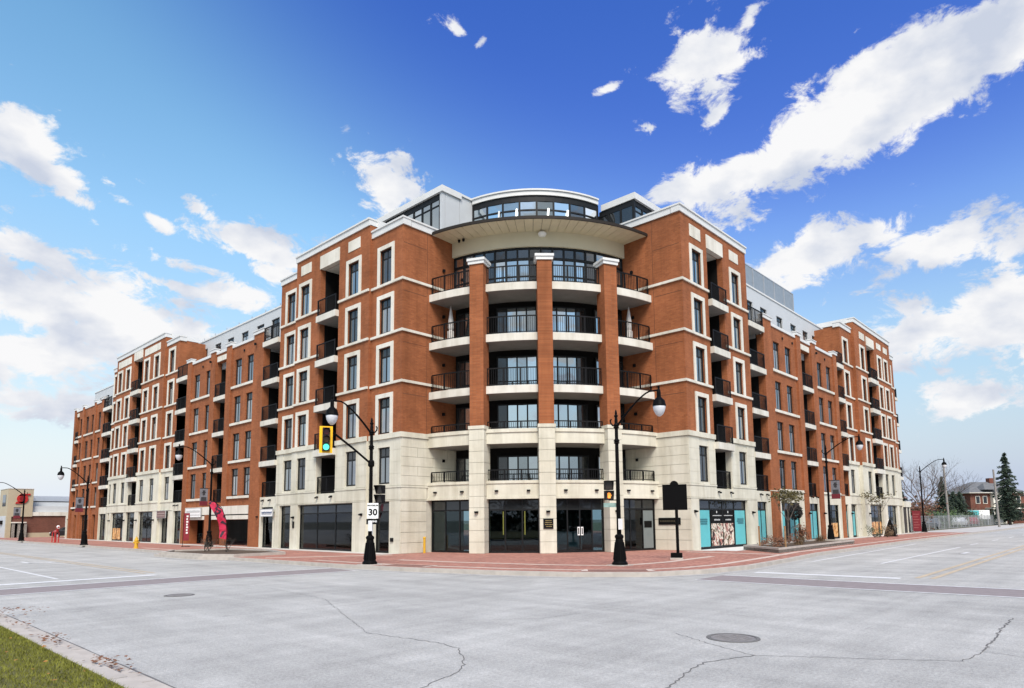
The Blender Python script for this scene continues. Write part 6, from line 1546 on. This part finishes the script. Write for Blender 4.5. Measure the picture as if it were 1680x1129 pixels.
tree('bare_tree', 'bare leafless tree standing close to the brick house', 'tree', 138, 9.5, .2, 11.5, .2, 4, 16, None, trunk=.3, spread=.5, up=.15, L0=3.0)
tree('bare_tree', 'bare leafless tree rising over the wire fence beside the left utility pole', 'tree', 108, 8.0, .2, 9.0, .16, 4, 17, None, trunk=.3, spread=.5, up=.15, L0=2.5)
shrub('autumn_bush', 'tall russet bush before the bare tree', 74.5, 2.6, .2, 2.2, 3.6, RUST, 1500, .13, 70)
for x, y, h, lab in ((92, 2.2, 8.7, 'grey leaning utility pole beside the dark spruce'), (100, -2.7, 8.6, 'grey utility pole nearest the brick house')):
    t = thing('utility_pole', lab, 'utility pole', (x, y, .1), group='utility poles on the right'); b = MB(); b.tube([(0, 0, 0), (.0, .12, h)], [.16, .12], 8); part('pole', b, mat('grey_pole_wood', (.25, .23, .21, 1), .9, .15) if 'grey_pole_wood' not in MATS else MATS['grey_pole_wood'], t)
    b = MB(); b.lathe([(.14, h - .02), (.14, h + .04), (.02, h + .1)], 8, (0, .12, 0)); part('pole_cap', b, STEEL, t)
# brick house
hs = thing('brick_house', 'old brick house with hipped grey roof and chimney', 'house', (150, 6, 0.2), R(-42))
RF = mat('grey_shingle', (.13, .135, .14, 1), .9, .2, 2)
def HP(name, x0, y0, z0, x1, y1, z1, m, par=None): b = MB(); b.box(x0, y0, z0, x1, y1, z1); return part(name, b, m, par or hs)
HP('wall', -6, -4, 0, 6, 4, 6.4, BRICK2)
def hip(x0, y0, x1, y1, z0, z1, rx):
    b = MB(); cx, cy = (x0 + x1) / 2, (y0 + y1) / 2; a_ = [(x0, y0, z0), (x1, y0, z0), (x1, y1, z0), (x0, y1, z0)]; r0, r1 = (cx - rx, cy, z1), (cx + rx, cy, z1)
    b.quad(a_[0], a_[1], r1, r0); b.quad(a_[1], a_[2], r1); b.quad(a_[2], a_[3], r0, r1); b.quad(a_[3], a_[0], r0); b.quad(*reversed(a_)); return b
rf = part('roof', hip(-6.6, -4.6, 6.6, 4.6, 6.4, 8.8, 2.4), RF, hs)
HP('chimney', 1.5, -.6, 7.6, 2.7, .4, 9.6, BRICK2, rf); part('dormer', hip(-3.4, -4.9, -.4, -1.5, 7.0, 8.4, .3), RF, rf); HP('eave', -6.7, -4.7, 6.28, 6.7, 4.7, 6.42, TRIM)
HP('porch', -3, -6.2, 3.0, 5, -4, 3.3, TRIM); HP('bay', -1.6, -4.8, 0, 1.0, -4, 6.2, TRIM)
for x in (-4.4, -2.8, 2.6, 4.6):
    for z in (1.0, 4.1): w_ = HP('window', x - .5, -4.08, z, x + .5, -3.98, z + 1.6, TRIM); HP('pane', x - .38, -4.1, z + .12, x + .38, -4.08, z + 1.48, PANED, w_)
for y in (-2, 1.6):
    for z in (1.0, 4.1): w_ = HP('window', -6.08, y - .5, z, -5.98, y + .5, z + 1.6, TRIM); HP('pane', -6.1, y - .38, z + .12, -6.08, y + .38, z + 1.48, PANED, w_)
for x in (-2.8, .9, 4.8): HP('porch_post', x, -6.1, 0, x + .2, -5.9, 3.0, TRIM)
t = thing('red_house', 'small red-roofed building glimpsed behind the bare tree', 'house', (92, 12, .2), R(-40)); b = MB(); b.box(-3, -3, 0, 3, 3, 4.4); part('wall', b, BRICK2, t); part('roof', hip(-3.4, -3.4, 3.4, 3.4, 4.4, 5.6, 1.2), mat('red_roof', (.25, .07, .05, 1), .8, .2), t); b = MB(); b.box(-1, -3.05, 2.4, 0, -2.98, 3.6); part('window', b, PANED, t)
# far tree line closing both streets
FARW = mat('far_bare_wood', (.085, .075, .06, 1), .95, .45, .15)
fw_ = MB(); rng = random.Random(50)
for _ in range(9000):
    k = rng.random()
    if k < .62: x = rng.uniform(170, 420); y = rng.uniform(-5, 90); zt = 3 + 4.5 * (0.5 + .5 * math.sin(x * .11 + y * .2))
    else: x = rng.uniform(-70, 10); y = rng.uniform(170, 330); zt = 3 + 3 * (0.5 + .5 * math.sin(x * .3))
    c = Vector((x, y, rng.random() ** .7 * zt)); a = Vector((rng.gauss(0, 1), rng.gauss(0, 1), rng.gauss(0, 1))).normalized(); b_ = a.orthogonal().normalized(); s_ = rng.uniform(.35, .8); fw_.quad(c - a * s_, c - b_ * s_ * .6, c + a * s_, c + b_ * s_ * .6)
tag(part('far_woodland', fw_, FARW), 'distant brown woodland closing the view along the streets', 'woodland', kind='stuff')

# unseen trees added behind the viewer to darken what the shop glass mirrors
ob = MB(); rng = random.Random(51)
for _ in range(7000):
    a = R(rng.uniform(150, 300)); d_ = rng.uniform(34, 60); top = 4.5 + 3.2 * math.sin(a * 17) + 1.5 * math.sin(a * 41)
    c = Vector((-21.9 + math.cos(a) * d_, -17.7 + math.sin(a) * d_, rng.random() * max(2.2, top))); a_ = Vector((rng.gauss(0, 1), rng.gauss(0, 1), rng.gauss(0, 1))).normalized(); b_ = a_.orthogonal().normalized(); s_ = rng.uniform(.4, .8); ob.quad(c - a_ * s_, c - b_ * s_ * .7, c + a_ * s_, c + b_ * s_ * .7)
tag(part('unseen_tree_belt', ob, DKG), 'unseen dark tree belt added behind the viewer to darken reflections', 'trees', kind='stuff')
